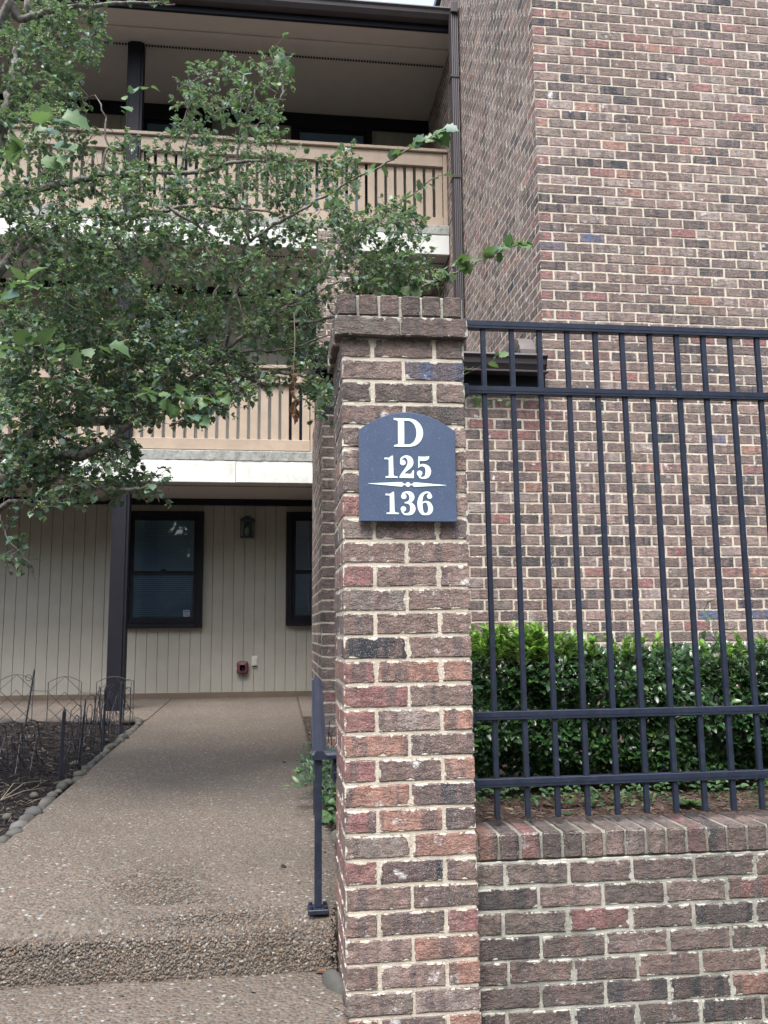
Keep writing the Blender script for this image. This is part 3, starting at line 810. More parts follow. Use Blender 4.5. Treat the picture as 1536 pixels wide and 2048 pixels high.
def railing(x0, x1, zb):
    r = MB()
    r.bbox(x0, x1 - .045, 9.118, 9.156, zb, zb + .120, .004)               # lower board
    r.bbox(x0, x1 - .045, 9.118, 9.156, zb + .728, zb + .886, .004)        # upper board
    r.bbox(x0, x1 + .01, 9.088, 9.235, zb + .888, zb + .928, .006)         # cap
    r.bbox(x1 - .043, x1 + .002, 9.112, 9.170, zb - .02, zb + .884, .004)  # end post
    rl = r.build('railing', M_['rail'], apt)
    me = MB().bbox(-.0395, .0395, 0, .022, 0, .86, .003).mesh('slat', M_['slat'])
    x = x1 - .09
    while x > x0:
        piece('slat', me, (x, 9.158, zb + .015), rl, rot=(0, rng.uniform(-.004, .004), 0)); x -= .110
    return rl
railing(BXL, 0.398, 2.853)
railing(BXL, 1.885, 5.434)
for x0, x1 in ((-1.665, -1.49), (-4.75, -4.575)):
    p = MB()
    for z0, z1 in ((zg(9.14) + .008, 2.498), (2.836, 5.088), (5.433, 7.42)):
        p.bbox(x0 + .03, x1 - .028, 9.10, 9.115, z0, z1, .003)
        p.bbox(x0, x1, 9.1155, 9.235, z0, z1, .005)
    p.build('balcony_post', M_['post'], apt)

# things fixed to the porch wall
t_ = thing('wall_lantern', (-0.330, SY - .01, 2.03), 'black arched wall lantern with glass panes between the two ground floor windows', 'lantern')
lx, ly, lz = -0.330, SY - .012, 2.045
f = MB()
f.prism([(lx - .078, lz + .195), (lx + .078, lz + .195), (lx + .086, lz + .205), (lx + .070, lz + .225), (lx + .045, lz + .232), (lx + .035, lz + .245), (lx, lz + .252), (lx - .035, lz + .245), (lx - .045, lz + .232), (lx - .070, lz + .225), (lx - .086, lz + .205)], 1, ly - .12, ly)
f.build('lamp_cap', M_['iron'], t_)
f = MB()
f.bbox(lx - .080, lx + .080, ly - .118, ly, lz, lz + .016, .002)
for xx in (-.080, -.043, .035, .072):
    f.bbox(lx + xx, lx + xx + .008, ly - .116, ly - .108, lz + .017, lz + .194, .001)
f.bbox(lx - .071, lx + .071, ly - .1165, ly - .109, lz + .150, lz + .157, .001)
f.build('frame', M_['iron'], t_)
MB().box(lx - .076, lx + .076, ly - .105, ly - .102, lz + .02, lz + .19).build('pane', M_['lampglass'], t_)
MB().tube([(lx, ly - .06, lz + .02), (lx, ly - .06, lz + .05), (lx, ly - .06, lz + .10), (lx, ly - .06, lz + .125)], [.014, .030, .026, .008], 10).build('bulb', M_['plate'], t_, smooth=True)
MB().bbox(lx - .05, lx + .05, ly - .006, ly + .004, lz + .03, lz + .19).build('back_plate', M_['iron'], t_)

bx, bz = -0.366, 0.556
t_ = thing('hose_box', (bx, SY - .01, bz), 'maroon rounded outlet cover low on the cream siding', 'outlet cover')
pts = []
for cx, cz, a0 in ((.035, .042, 0), (-.035, .042, 90), (-.035, -.042, 180), (.035, -.042, 270)):
    for a in range(0, 91, 18): pts.append((bx + cx + .030 * math.cos(math.radians(a0 + a)), bz + cz + .030 * math.sin(math.radians(a0 + a))))
b_ = MB()
cxz = np.array(pts); cen = np.array([bx, bz])
rings = [(1.0, 0), (1.0, -.045), (.93, -.058), (.80, -.062), (.45, -.063)]
V = []
for s_, dy in rings:
    for p_ in cxz: q_ = cen + (p_ - cen) * s_; V.append((q_[0], SY - .002 + dy, q_[1]))
n_ = len(pts)
F = [(r_ * n_ + a, r_ * n_ + (a + 1) % n_, (r_ + 1) * n_ + (a + 1) % n_, (r_ + 1) * n_ + a) for r_ in range(len(rings) - 1) for a in range(n_)]
F.append(tuple(range((len(rings) - 1) * n_, len(rings) * n_))[::-1])
b_.add(V, F).build('cover', M_['maroon'], t_, smooth=True)
MB().tube([(bx + .002, SY - .062, bz - .012), (bx + .002, SY - .072, bz - .012)], .014, 10).build('knob', M_['trim'], t_)
MB().bbox(bx - .072, bx - .060, SY - .04, SY - .004, bz - .03, bz + .01, .002).build('hinge', M_['plate'], t_)
ox, oz = -0.228, 0.625
t_ = thing('outlet_plate', (ox, SY - .01, oz), 'small cream outlet plate beside the maroon cover', 'outlet plate')
MB().bbox(ox - .036, ox + .036, SY - .010, SY + .002, oz - .060, oz + .060, .004).build('plate', M_['plate'], t_)
MB().bbox(ox - .020, ox + .024, SY - .022, SY - .011, oz - .046, oz + .040, .004).build('flip_cover', M_['plate'], t_)
MB().tube([(ox - .03, SY - .02, oz - .058), (ox + .03, SY - .02, oz - .058)], .005, 6).build('hinge', M_['iron'], t_)

# ------------------------------------------------------------------ address sign
KS = 0.306 / 1297
SX, SZ, SYF = 0.4075, 1.302, 2.656       # bottom middle of the plate, its front
def sp(u, v): return (SX + (u - 767) * KS, SZ + (1560 - v) * KS)
sign = thing('address_sign', (SX, SYF + .005, SZ), 'blue arched number sign with pale lettering on the brick gate pillar', 'sign')
prof = [sp(118, 1560), sp(1416, 1560), sp(1416, 335)]
for k in range(1, 24):
    a = math.pi * k / 24; prof.append(sp(1416 - 1298 * k / 24, 335 - 250 * math.sin(a) ** .9))
prof.append(sp(118, 335))
pl = MB()
def inset(poly, d):
    c = np.array(poly); ctr = c.mean(0); return [tuple(p - (p - ctr) / np.linalg.norm(p - ctr) * d) for p in c]
n_ = len(prof); inn = inset(prof, .0025)
V = [(x, SYF + .012, z) for x, z in prof] + [(x, SYF + .0025, z) for x, z in prof] + [(x, SYF, z) for x, z in inn]
F = [(r * n_ + a, r * n_ + (a + 1) % n_, (r + 1) * n_ + (a + 1) % n_, (r + 1) * n_ + a) for r in (0, 1) for a in range(n_)]
F += [tuple(range(2 * n_, 3 * n_)), tuple(range(n_))[::-1]]
pl.add(V, F).build('plate', M_['sign'], sign)
lift = [0]
def flat(mb, poly):
    lift[0] += 1
    y = SYF - .0010 - .00012 * (lift[0] % 7)
    P = [sp(*p) for p in poly]; n = len(P)
    mb.add([(x, y, z) for x, z in P] + [(x, SYF - .0002, z) for x, z in P], [tuple(range(n)), *[(i, i + n, (i + 1) % n + n, (i + 1) % n) for i in range(n)]])
def spl(pts, n=8):
    pts = [np.array(p, float) for p in pts]; P = [2 * pts[0] - pts[1]] + pts + [2 * pts[-1] - pts[-2]]; out = []
    for i in range(1, len(P) - 2):
        for k in range(n):
            t = k / n
            out.append(.5 * (2 * P[i] + (P[i + 1] - P[i - 1]) * t + (2 * P[i - 1] - 5 * P[i] + 4 * P[i + 1] - P[i + 2]) * t * t + (3 * P[i] - P[i - 1] - 3 * P[i + 1] + P[i + 2]) * t ** 3))
    return out + [P[-2]]
def ribbon(mb, pts):
    S_ = spl(pts); L_, R_ = [], []
    for i, p in enumerate(S_):
        t = S_[min(i + 1, len(S_) - 1)][:2] - S_[max(i - 1, 0)][:2]; t = t / max(np.linalg.norm(t), 1e-6)
        n = np.array([-t[1], t[0]]) * max(p[2], 2) / 2
        L_.append(p[:2] + n); R_.append(p[:2] - n)
    lift[0] += 1; y = SYF - .0010 - .00012 * (lift[0] % 7)
    P = [sp(*p) for p in L_ + R_]; n = len(L_)
    mb.add([(x, y, z) for x, z in P], [(i, i + 1, n + i + 1, n + i) for i in range(n - 1)])
def ball(mb, x, y, r): flat(mb, [(x + r * math.cos(-a * math.pi / 10), y + r * math.sin(-a * math.pi / 10)) for a in range(20)])
# D: outer outline and counter joined as quads
b = MB(); lift[0] += 1; y = SYF - .0014
outer, inner = [], []
for k in range(25):
    a = -math.pi / 2 + math.pi * k / 24
    outer.append((765 + 211 * max(0, math.cos(a)) ** .85, 365 + 193 * math.sin(a))); inner.append((752 + 136 * max(0, math.cos(a)) ** .8, 365 + 162 * math.sin(a)))
P = [sp(*p) for p in outer + inner]; n = len(outer)
b.add([(x, y, z) for x, z in P], [(i, n + i, n + i + 1, i + 1) for i in range(n - 1)])
flat(b, [(640, 172), (640, 558), (722, 558), (722, 172)]); flat(b, [(722, 172), (722, 203), (768, 203), (768, 172)]); flat(b, [(722, 527), (722, 558), (768, 558), (768, 527)])
flat(b, [(582, 172), (584, 196), (618, 200), (642, 212), (642, 172)]); flat(b, [(586, 558), (642, 558), (642, 518), (622, 532), (587, 538)])
b.build('letter', M_['mint'], sign)
def one(dx, dy):
    b = MB(); o = lambda L: [(x + dx, y + dy) for x, y in L]
    flat(b, o([(455, 709), (456, 731), (500, 730), (512, 738), (512, 640 + 72), (500, 711)])[::-1])
    flat(b, o([(512, 708), (512, 960), (574, 960), (568, 681), (548, 683), (530, 700)])); flat(b, o([(466, 961), (468, 977), (630, 977), (630, 962), (600, 958), (574, 946), (512, 946), (500, 958)]))
    b.build('numeral', M_['mint'], sign)
one(0, 0)
b = MB(); ribbon(b, [(672, 765, 16), (682, 720, 24), (730, 690, 28), (785, 715, 64), (803, 765, 76), (785, 818, 66), (735, 875, 40), (690, 928, 30), (662, 968, 22)]); ball(b, 700, 772, 37)
flat(b, [(652, 977), (664, 952), (700, 922), (750, 920), (795, 926), (820, 905), (832, 875), (848, 875), (842, 979)]); b.build('numeral', M_['mint'], sign)
b = MB(); flat(b, [(911, 685), (940, 690), (1000, 690), (1055, 682), (1050, 712), (1025, 738), (985, 746), (925, 744), (922, 800), (905, 842)])
ribbon(b, [(906, 838, 10), (935, 808, 26), (985, 806, 38), (1028, 838, 62), (1040, 888, 74), (1022, 945, 58), (980, 972, 30), (935, 968, 22), (902, 930, 16)]); ball(b, 923, 912, 36); b.build('numeral', M_['mint'], sign)
b = MB(); flat(b, [(238, 1060), (238, 1057), (640, 1036), (685, 1035), (705, 1054), (728, 1059), (728, 1070), (705, 1075), (685, 1095), (640, 1092)]); flat(b, [(800, 1060), (825, 1055), (845, 1036), (900, 1038), (1280, 1068), (1280, 1071), (845, 1095), (825, 1075), (800, 1069)])
ball(b, 765, 1066, 32); flat(b, [(726, 1059), (802, 1060), (802, 1069), (726, 1070)]); b.build('divider_line', M_['mint'], sign)
one(10, 483)
b = MB(); ribbon(b, [(682, 1228, 16), (698, 1188, 22), (745, 1170, 28), (795, 1190, 58), (817, 1235, 66), (798, 1280, 50), (760, 1303, 24), (718, 1308, 18)]); ball(b, 708, 1226, 35)
ribbon(b, [(718, 1308, 18), (775, 1313, 28), (815, 1345, 58), (826, 1392, 72), (805, 1440, 56), (760, 1461, 30), (712, 1457, 22), (677, 1420, 16)]); ball(b, 700, 1392, 35); b.build('numeral', M_['mint'], sign)
b = MB(); ribbon(b, [(1072, 1205, 16), (1045, 1172, 22), (995, 1172, 26), (948, 1210, 46), (925, 1275, 62), (922, 1335, 68), (930, 1395, 62), (955, 1445, 44), (1000, 1462, 22)])
ribbon(b, [(1000, 1462, 22), (1042, 1440, 48), (1064, 1388, 64), (1046, 1322, 50), (1005, 1293, 24), (962, 1306, 16), (944, 1345, 10)]); ball(b, 1052, 1220, 34); b.build('numeral', M_['mint'], sign)
for u, v in ((160, 1520), (1375, 1520)):
    pass

# ------------------------------------------------------------------ metal fence
FY = 2.82
fen = thing('metal_fence', (1.9, FY, 0.35), 'black metal picket fence standing over the low brick wall', 'fence')
me = MB().bbox(-.0081, .0081, -.0084, .0084, 0, 1.625, .0014).mesh('picket', M_['fence'])
for i in range(25):
    piece('picket', me, (.7085 + i * .0998, FY, .372), fen, rot=(0, rng.uniform(-.001, .001) - .0075, 0), scale=(1, 1, 1))
for zc, hh in ((2.000, .0145), (1.7705, .0135), (.691, .0135), (.481, .0135)):
    me = MB().bbox(-1.3, 1.3, -.0150, .0150, -hh, hh, .0022)
    # a shallow groove along the face of the rail
    me.bbox(-1.3, 1.3, -.0162, -.0152, -hh * .25, hh * .95, .0004)
    piece('rail', me.mesh('rail', M_['fence']), (1.916, FY, zc + .006), fen, rot=(0, -.0035, 0))
for zc in (2.000, 1.7705, .691, .481):
    MB().bbox(.612, .640, FY - .022, FY + .022, zc - .022, zc + .020, .002).build('bracket', M_['fence'], fen)
MB().bbox(3.20, 3.252, FY - .026, FY + .026, .349, 2.10, .003).build('fence_post', M_['fence'], fen)

# ------------------------------------------------------------------ handrail
HX, HY = 0.1495, 3.05
hz = zg(HY) + .004
hr = thing('handrail', (HX, HY, hz), 'short black metal handrail beside the walkway, fixed to the gate pillar', 'handrail')
MB().bbox(HX - .0120, HX + .0120, HY - .012, HY + .012, hz + .012, hz + .492, .0015).build('post', M_['fence'], hr)
bp = MB().bbox(HX - .034, HX + .034, HY - .034, HY + .034, hz - .004, hz + .011, .002).build('base_plate', M_['fence'], hr)
for a in (-1, 1):
    for c in (-1, 1): MB().tube([(HX + a * .024, HY + c * .024, hz + .011), (HX + a * .024, HY + c * .024, hz + .020)], .007, 6).build('bolt', M_['fence'], bp)
# moulded cap rail rising beside the walk, mitred to a short return
rp_ = [(-.024, -.006), (-.026, .004), (-.020, .006), (-.016, .013), (-.007, .019), (.007, .019), (.016, .013), (.020, .006), (.026, .004), (.024, -.006), (.012, -.010), (-.012, -.010)]
a0 = Vector((HX + .004, HY - .024, hz + .498)); a1 = Vector((HX + .062, 4.49, hz + .498 + .168))
V = []
for p_, q_ in ((a0, 0), (a0.lerp(a1, .5), 0), (a1, 0)):
    for u, v in rp_: V.append((p_.x + u, p_.y, p_.z + v))
n_ = len(rp_)
F = [(r * n_ + a, r * n_ + (a + 1) % n_, (r + 1) * n_ + (a + 1) % n_, (r + 1) * n_ + a) for r in (0, 1) for a in range(n_)] + [tuple(range(n_)), tuple(range(2 * n_, 3 * n_))[::-1]]
MB().add(V, F).build('cap_rail', M_['fence'], hr)
rx = MB(); rx.prism([(HY - .024 + .023 + u * .9, hz + .497 + v) for u, v in rp_], 0, HX - .021, PX0 + .012).build('return_rail', M_['fence'], hr)
MB().bbox(HX + .052, PX0 + .006, HY - .016, HY + .016, hz + .440, hz + .446, .001).build('bracket', M_['fence'], hr)
MB().tube([(PX0 - .010, HY, hz + .486), (PX0 - .012, HY, hz + .43), (PX0 - .004, HY + .002, hz + .41)], .006, 8).build('bracket', M_['fence'], hr)
MB().bbox(HX + .044, HX + .056, 4.42, 4.435, zg(4.43), hz + .645, .001).build('post', M_['fence'], hr)

# ------------------------------------------------------------------ leaves
def leaf_outline(kind):
    if kind == 'lobed':
        h = [(.0, .0), (.10, .05), (.40, .16), (.33, .30), (.52, .46), (.34, .56), (.36, .74), (.15, .82), (.0, 1.0)]
    elif kind == 'oval':
        h = [(.0, .0), (.20, .20), (.25, .5), (.17, .8), (.0, 1.0)]
    else:
        h = [(.0, .0), (.14, .2), (.16, .5), (.09, .8), (.0, 1.0)]
    return h
def leaf_template(kind, fold=.22, droop=.18):
    h = leaf_outline(kind); V, F = [], []
    mids = [(0, y) for _, y in h]
    for x, y in h: V.append((x, y, fold * abs(x) - droop * y * y))
    nL = len(h)
    for x, y in h[1:-1]: V.append((-x, y, fold * abs(x) - droop * y * y))
    nM = len(V)
    for x, y in h[1:-1]: V.append((0, y, -droop * y * y))
    R_ = list(range(nL)); L_ = [0] + list(range(nL, nM)) + [nL - 1]; C_ = [0] + list(range(nM, len(V))) + [nL - 1]
    for a in range(nL - 1):
        for side, flip in ((R_, 0), (L_, 1)):
            q = [C_[a], side[a], side[a + 1], C_[a + 1]]
            q2 = []
            for i_ in q:
                if i_ not in q2: q2.append(i_)
            if len(q2) >= 3: F.append(tuple(q2 if not flip else q2[::-1]))
    return np.array(V), F
def frames(dirs, normals):
    d = dirs / np.linalg.norm(dirs, axis=1, keepdims=True)
    x = np.cross(d, normals); x /= np.maximum(np.linalg.norm(x, axis=1, keepdims=True), 1e-6)
    n = np.cross(x, d)
    return x, d, n
def leaf_mesh(name, tmpl, pos, dirs, normals, size, mat, off=(0, 0, 0)):
    V, F = tmpl; n = len(pos)
    x, d, nn = frames(dirs, normals)
    P = pos[:, None, :] + size[:, None, None] * (V[None, :, 0:1] * x[:, None, :] + V[None, :, 1:2] * d[:, None, :] + V[None, :, 2:3] * nn[:, None, :]) - np.array(off)
    P = P.reshape(-1, 3); k = len(V)
    loops = np.concatenate([np.array(f) for f in F]); lens = np.array([len(f) for f in F])
    L_ = (loops[None, :] + (np.arange(n) * k)[:, None]).ravel(); C_ = np.tile(lens, n)
    me = bpy.data.meshes.new(name)
    me.vertices.add(len(P)); me.vertices.foreach_set('co', P.ravel().astype(np.float32))
    me.loops.add(len(L_)); me.loops.foreach_set('vertex_index', L_.astype(np.int32))
    me.polygons.add(len(C_)); st = np.concatenate([[0], np.cumsum(C_)[:-1]])
    me.polygons.foreach_set('loop_start', st.astype(np.int32)); me.polygons.foreach_set('loop_total', C_.astype(np.int32))
    me.update(calc_edges=True); me.validate()
    me.materials.append(mat)
    return me
def runit(n): 
    v = nrg.normal(size=(n, 3)); return v / np.linalg.norm(v, axis=1, keepdims=True)

# ------------------------------------------------------------------ hedge
hed = thing('hedge', (1.7, 3.85, 0.32), 'clipped dark green evergreen hedge with bright new shoots behind the black fence', 'hedge')
hx0, hx1, hy0, hy1 = 0.70, 3.6, 3.36, 4.35
def hedge_pts(n, top=None):
    x = nrg.uniform(hx0, hx1, n); s_ = nrg.uniform(0, 1, n)
    bump_ = .035 * np.sin(x * 7.3) + .025 * np.sin(x * 15.1 + 1)
    zt = .872 + .02 * np.sin(x * 5.1 + 2) + .012 * np.sin(x * 13)
    P = np.zeros((n, 3)); N = np.zeros((n, 3))
    face = s_ < .66
    zz = .36 + (zt - .36) * nrg.uniform(0, 1, n) ** .9
    rnd = np.clip((zz - (zt - .10)) / .10, 0, 1)
    und = np.clip((.52 - zz) / .16, 0, 1)
    P[:, 0] = x; P[:, 1] = np.where(face, hy0 + .07 * rnd ** 2 + .10 * und + bump_ + .02 * np.sin(zz * 23 + x * 5), nrg.uniform(hy0 + .05, hy1, n)); P[:, 2] = np.where(face, zz, zt)
    N[:, 0] = nrg.normal(0, .35, n); N[:, 1] = np.where(face, -1 + rnd * .6, -.2); N[:, 2] = np.where(face, .35 + rnd, 1)
    dep = nrg.exponential(.03, n)
    P -= N / np.linalg.norm(N, axis=1, keepdims=True) * dep[:, None]
    return P, N, zt
Tov = leaf_template('oval', .25, .25)
def sprigs(P, N, per, size, spread=.9):
    pos, dr, nr, sz = [], [], [], []
    for p, n in zip(P, N):
        n = n / np.linalg.norm(n); k = rng.randint(per[0], per[1]); a0 = rng.uniform(0, 6.28)
        u = np.cross(n, [0.3, .2, 1]); u /= np.linalg.norm(u) + 1e-9; v = np.cross(n, u)
        for q in range(k):
            a = a0 + q * 2.4; el = rng.uniform(.25, 1.1) * spread
            d = n * math.cos(el) + (u * math.cos(a) + v * math.sin(a)) * math.sin(el)
            pos.append(p - n * .010 * q * .5); dr.append(d); nr.append(n + np.array([0, 0, .5]) - d * .2); sz.append(rng.uniform(*size))
    return np.array(pos), np.array(dr), np.array(nr), np.array(sz)
P, N, zt = hedge_pts(3900)
A = sprigs(P, N, (4, 7), (.025, .042))
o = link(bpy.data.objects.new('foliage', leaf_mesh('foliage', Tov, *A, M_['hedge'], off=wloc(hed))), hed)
# inner dark leaves that close the body
n_ = 11000
P = np.stack([nrg.uniform(hx0, hx1, n_), nrg.uniform(hy0 + .14, hy0 + .60, n_), nrg.uniform(.36, .84, n_)], 1)
A = (P, runit(n_), runit(n_) + [0, -1, .5], nrg.uniform(.03, .05, n_))
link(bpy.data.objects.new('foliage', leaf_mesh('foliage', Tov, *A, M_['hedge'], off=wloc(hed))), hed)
# upright new shoots, most of them at the left end
st = MB(); PP, NN = [], []
for q in range(140):
    x = 0.76 + abs(rng.gauss(0, .34)) if q < 118 else rng.uniform(.8, 3.4)
    y = rng.uniform(hy0 + .04, hy0 + .35); h = rng.uniform(.0, .075) * (1.3 if x < 1.15 else .8)
    if q == 3: x, y, h = .93, hy0 + .1, .085
    if q == 5: x, y, h = 1.41, hy0 + .1, .05
    b0 = Vector((x, y, .835)); t1 = b0 + Vector((rng.uniform(-.02, .02), rng.uniform(-.02, .02), .05 + h))
    st.tube([b0, t1], [.0025, .0012], 4)
    nk = 3 + int(h / .022)
    for k in range(nk):
        f = (k + 1) / nk; PP.append(np.array(b0.lerp(t1, f))); NN.append(np.array([rng.uniform(-.3, .3), rng.uniform(-.4, .2), 1.0]))
A = sprigs(PP, NN, (4, 6), (.024, .042), 1.0)
link(bpy.data.objects.new('new_growth', leaf_mesh('new_growth', Tov, *A, M_['hedge_new'], off=wloc(hed))), hed)
for q in range(16):
    x = hx0 + .1 + q * .18 + rng.uniform(-.05, .05); y = hy0 + rng.uniform(.15, .3)
    st.tube([(x, y, .28), (x + rng.uniform(-.05, .05), y - .03, .45), (x + rng.uniform(-.12, .12), y - .05, .60), (x + rng.uniform(-.2, .2), y - .02, .75)], [.012, .009, .006, .003], 6)
for q in range(60):
    x = rng.uniform(hx0, hx1 - .4); z = rng.uniform(.5, .85); y = hy0 + .05
    st.tube([(x, y + .08, z - .05), (x + rng.uniform(-.03, .05), y + .02, z), (x + rng.uniform(-.04, .06), y - .01, z + rng.uniform(-.02, .05))], [.003, .002, .001], 4)
st.build('stem', M_['twig'], hed)

# leafy creeper and weeds along the foot of the hedge
n_ = 900
x = nrg.uniform(.64, 3.4, n_); y = 3.30 - np.abs(nrg.normal(0, .055, n_)) + .03 * np.sin(x * 9)
P = np.stack([x, y, .325 + nrg.uniform(0, .07, n_)], 1)
A = (P, runit(n_) * [1, 1, .4] + [0, -.4, .2], runit(n_) * .4 + [0, -.3, 1], nrg.uniform(.018, .034, n_))
o = link(bpy.data.objects.new('ground_cover', leaf_mesh('ground_cover', Tov, *A, M_['weed'])))
tag(o, 'low leafy ground cover along the foot of the hedge', 'ground cover', kind='stuff')
Tna = leaf_template('narrow', .25, .4)
def weed(x, y, n, size, label, cat='weed', up=.55, mat='weed', tm=None):
    z = zright(x, y) if x > .264 else zleft(x, y)
    w = thing('weed_plant', (x, y, z), label, cat)
    a = np.array([q * 2.399 + rng.uniform(-.2, .2) for q in range(n)]); el = nrg.uniform(up * .5, up * 1.4, n)
    d = np.stack([np.cos(a) * np.cos(el), np.sin(a) * np.cos(el), np.sin(el)], 1)
    link(bpy.data.objects.new('leaves', leaf_mesh('leaves', tm or Tna, np.tile([x, y, z + .005], (n, 1)), d, np.tile([0, 0, 1.], (n, 1)) + d * .1, nrg.uniform(size * .7, size, n), M_[mat], off=wloc(w))), w)
    return w
px_ = at(1382, 1606, 3.08)
weed(px_.x, 3.10, 12, .085, 'pale rosette weed growing in the mulch near the right end of the fence', up=.6)
weed(1.735, 3.04, 7, .05, 'small bright weed at the wall edge, right of the pale rosette')
weed(1.02, 3.10, 9, .045, 'little low weed in the mulch in front of the hedge, left of centre')
for x, y, n, s_, lb in ((1.52, 3.36, 9, .09, 'light green broad-leaved seedling climbing out of the lower hedge face'), (.70, 3.30, 10, .085, 'light leaved vine growing at the pillar end of the hedge'), (1.87, 3.62, 7, .06, 'pale vine sprig above the top of the hedge near the right edge')):
    z0 = {1.52: .55, .70: .50, 1.87: .93}[x]
    w = thing('vine_sprig', (x, y, z0), lb, 'vine')
    hs_ = [Vector((x + rng.uniform(-.04, .04), y - .03 + rng.uniform(-.02, .02), z0 + k * .028)) for k in range(n)]
    MB().tube([Vector((x, y + .05, z0 - .12))] + hs_, .0018, 4).build('stem', M_['twig'], w)
    P = np.array([v[:] for v in hs_]); 
    link(bpy.data.objects.new('leaves', leaf_mesh('leaves', Tov, P, runit(n) * [1, .6, .4] + [0, -.5, 0], np.tile([0, -.5, 1.], (n, 1)), nrg.uniform(s_ * .5, s_ * .8, n), M_['vine' if x == .70 else 'weed'], off=wloc(w))), w)

# bushy vine in the gap between the walk, the pillar and the brick enclosure
vin = thing('vine_bush', (.33, 4.7, zg(4.7)), 'dark leafy vine spilling over the walkway edge behind the handrail', 'vine')
PP, NN = [], []; st = MB()
for q in range(46):
    x0, y0 = .35 + rng.uniform(-.04, .12), 4.2 + rng.uniform(0, 1.2)
    L = rng.uniform(.10, .29); a = rng.uniform(1.9, 4.4)
    p0 = Vector((x0, y0, zg(y0))); p1 = p0 + Vector((math.cos(a) * L * .45, math.sin(a) * L * .3, L * .75)); p2 = p1 + Vector((math.cos(a) * L * .45, math.sin(a) * L * .3, -L * .15))
    st.tube([p0, p0.lerp(p1, .6) + Vector((0, 0, .03)), p1, p2], [.003, .0025, .002, .001], 4)
    for k in range(9):
        f = .25 + .75 * k / 8; PP.append(np.array(p0.lerp(p1, f / .7) if f < .7 else p1.lerp(p2, (f - .7) / .3))); NN.append(np.array([math.cos(a) * .7, -.5, .8]))
A = sprigs(PP, NN, (2, 4), (.028, .052), 1.2)
link(bpy.data.objects.new('leaves', leaf_mesh('leaves', Tna, *A, M_['vine'], off=wloc(vin))), vin)
st.build('stem', M_['twig'], vin)
ivy = thing('ivy_patch', (.27, 4.15, zg(4.15)), 'bright young ivy at the walkway edge just behind the handrail post', 'ivy')
n_ = 46
P = np.stack([nrg.uniform(.245, .36, n_), nrg.uniform(4.0, 4.4, n_), zg(4.2) + nrg.uniform(.01, .12, n_)], 1)
link(bpy.data.objects.new('leaves', leaf_mesh('leaves', leaf_template('lobed', .2, .15), P, runit(n_) * [1, 1, .3] + [-.4, -.5, -.1], runit(n_) * .4 + [0, -.5, 1], nrg.uniform(.03, .055, n_), M_['weed'], off=wloc(ivy))), ivy)

# ------------------------------------------------------------------ hawthorn tree
TX, TY = -2.05, 5.05
tree = thing('hawthorn_tree', (TX, TY, zleft(TX, TY)), 'spreading hawthorn tree with lobed leaves and green fruit in front of the balconies', 'tree')
class Skel:
    def __init__(s): s.p = []; s.b = MB(); s.tw = MB()
SK = []      # skeleton points to grow from
def limb(pts, r0_, r1_, n=6, mb=None, jit=.02):
    S_ = spl([tuple(p) + (0,) for p in pts], 6); S_ = [Vector(p[:3]) for p in S_]
    for q in range(1, len(S_) - 1): S_[q] += Vector((rng.uniform(-jit, jit), rng.uniform(-jit, jit), rng.uniform(-jit, jit)))
    R_ = [r0_ + (r1_ - r0_) * q / (len(S_) - 1) for q in range(len(S_))]
    mb.tube(S_, R_, n)
    for q in S_: SK.append(np.array(q))
    return S_
def px(L): return [at(x, y, Y) for x, y, Y in L]
trunk = MB(); br = MB()
limb([(TX, TY, zleft(TX, TY) - .05), (TX + .03, TY, .6), (TX - .02, TY + .02, 1.1)], .13, .10, 12, trunk, .006)
limb([(TX - .02, TY + .02, 1.05), (TX - .05, TY + .1, 2.0), (TX - .02, TY + .1, 3.0), (TX + .05, TY + .05, 4.0), (TX + .1, TY, 5.2)], .085, .03, 10, trunk, .015)
TB = Vector((TX, TY, 1.05))
def from_trunk(z, L, r0_, r1_, n=8): return limb([(TX + .0, TY + .03, z)] + px(L), r0_, r1_, n, br, .008)
from_trunk(1.15, [(0, 966, 4.75), (30, 943, 4.7), (55, 924, 4.65), (125, 915, 4.6), (178, 904, 4.55), (220, 884, 4.5), (252, 858, 4.5), (275, 826, 4.45)], .052, .013)
from_trunk(1.30, [(0, 905, 5.0), (50, 876, 5.0), (100, 856, 4.95), (165, 841, 4.9), (250, 840, 4.85), (315, 808, 4.8), (400, 775, 4.75), (470, 757, 4.7)], .052, .008)
from_trunk(1.20, [(40, 950, 4.7), (100, 949, 4.6), (150, 966, 4.5), (240, 980, 4.4), (330, 966, 4.35)], .024, .006, 6)
from_trunk(1.10, [(0, 1018, 4.9), (75, 1017, 4.9), (130, 1003, 4.85), (210, 1000, 4.8), (250, 985, 4.8)], .022, .006, 6)
from_trunk(1.6, [(0, 700, 5.2), (110, 690, 5.1), (215, 705, 5.0), (330, 712, 4.9), (430, 728, 4.9), (530, 772, 4.8)], .024, .008, 6)
from_trunk(2.2, [(25, 511, 5.0), (100, 500, 5.0), (165, 480, 4.95), (215, 452, 4.9), (252, 430, 4.85), (282, 393, 4.8)], .032, .012)
from_trunk(2.5, [(0, 400, 4.7), (60, 382, 4.65), (130, 368, 4.6), (200, 352, 4.55), (280, 345, 4.5), (400, 342, 4.4), (480, 325, 4.3), (560, 322, 4.2)], .026, .006)
limb(px([(252, 432, 4.85), (320, 425, 4.8), (370, 412, 4.75), (475, 416, 4.7), (560, 430, 4.6)]), .014, .005, 6, br, .01)
from_trunk(2.8, [(-10, 330, 5.2), (8, 230, 5.1), (22, 170, 5.1), (35, 100, 5.1), (55, 0, 5.0)], .036, .018)
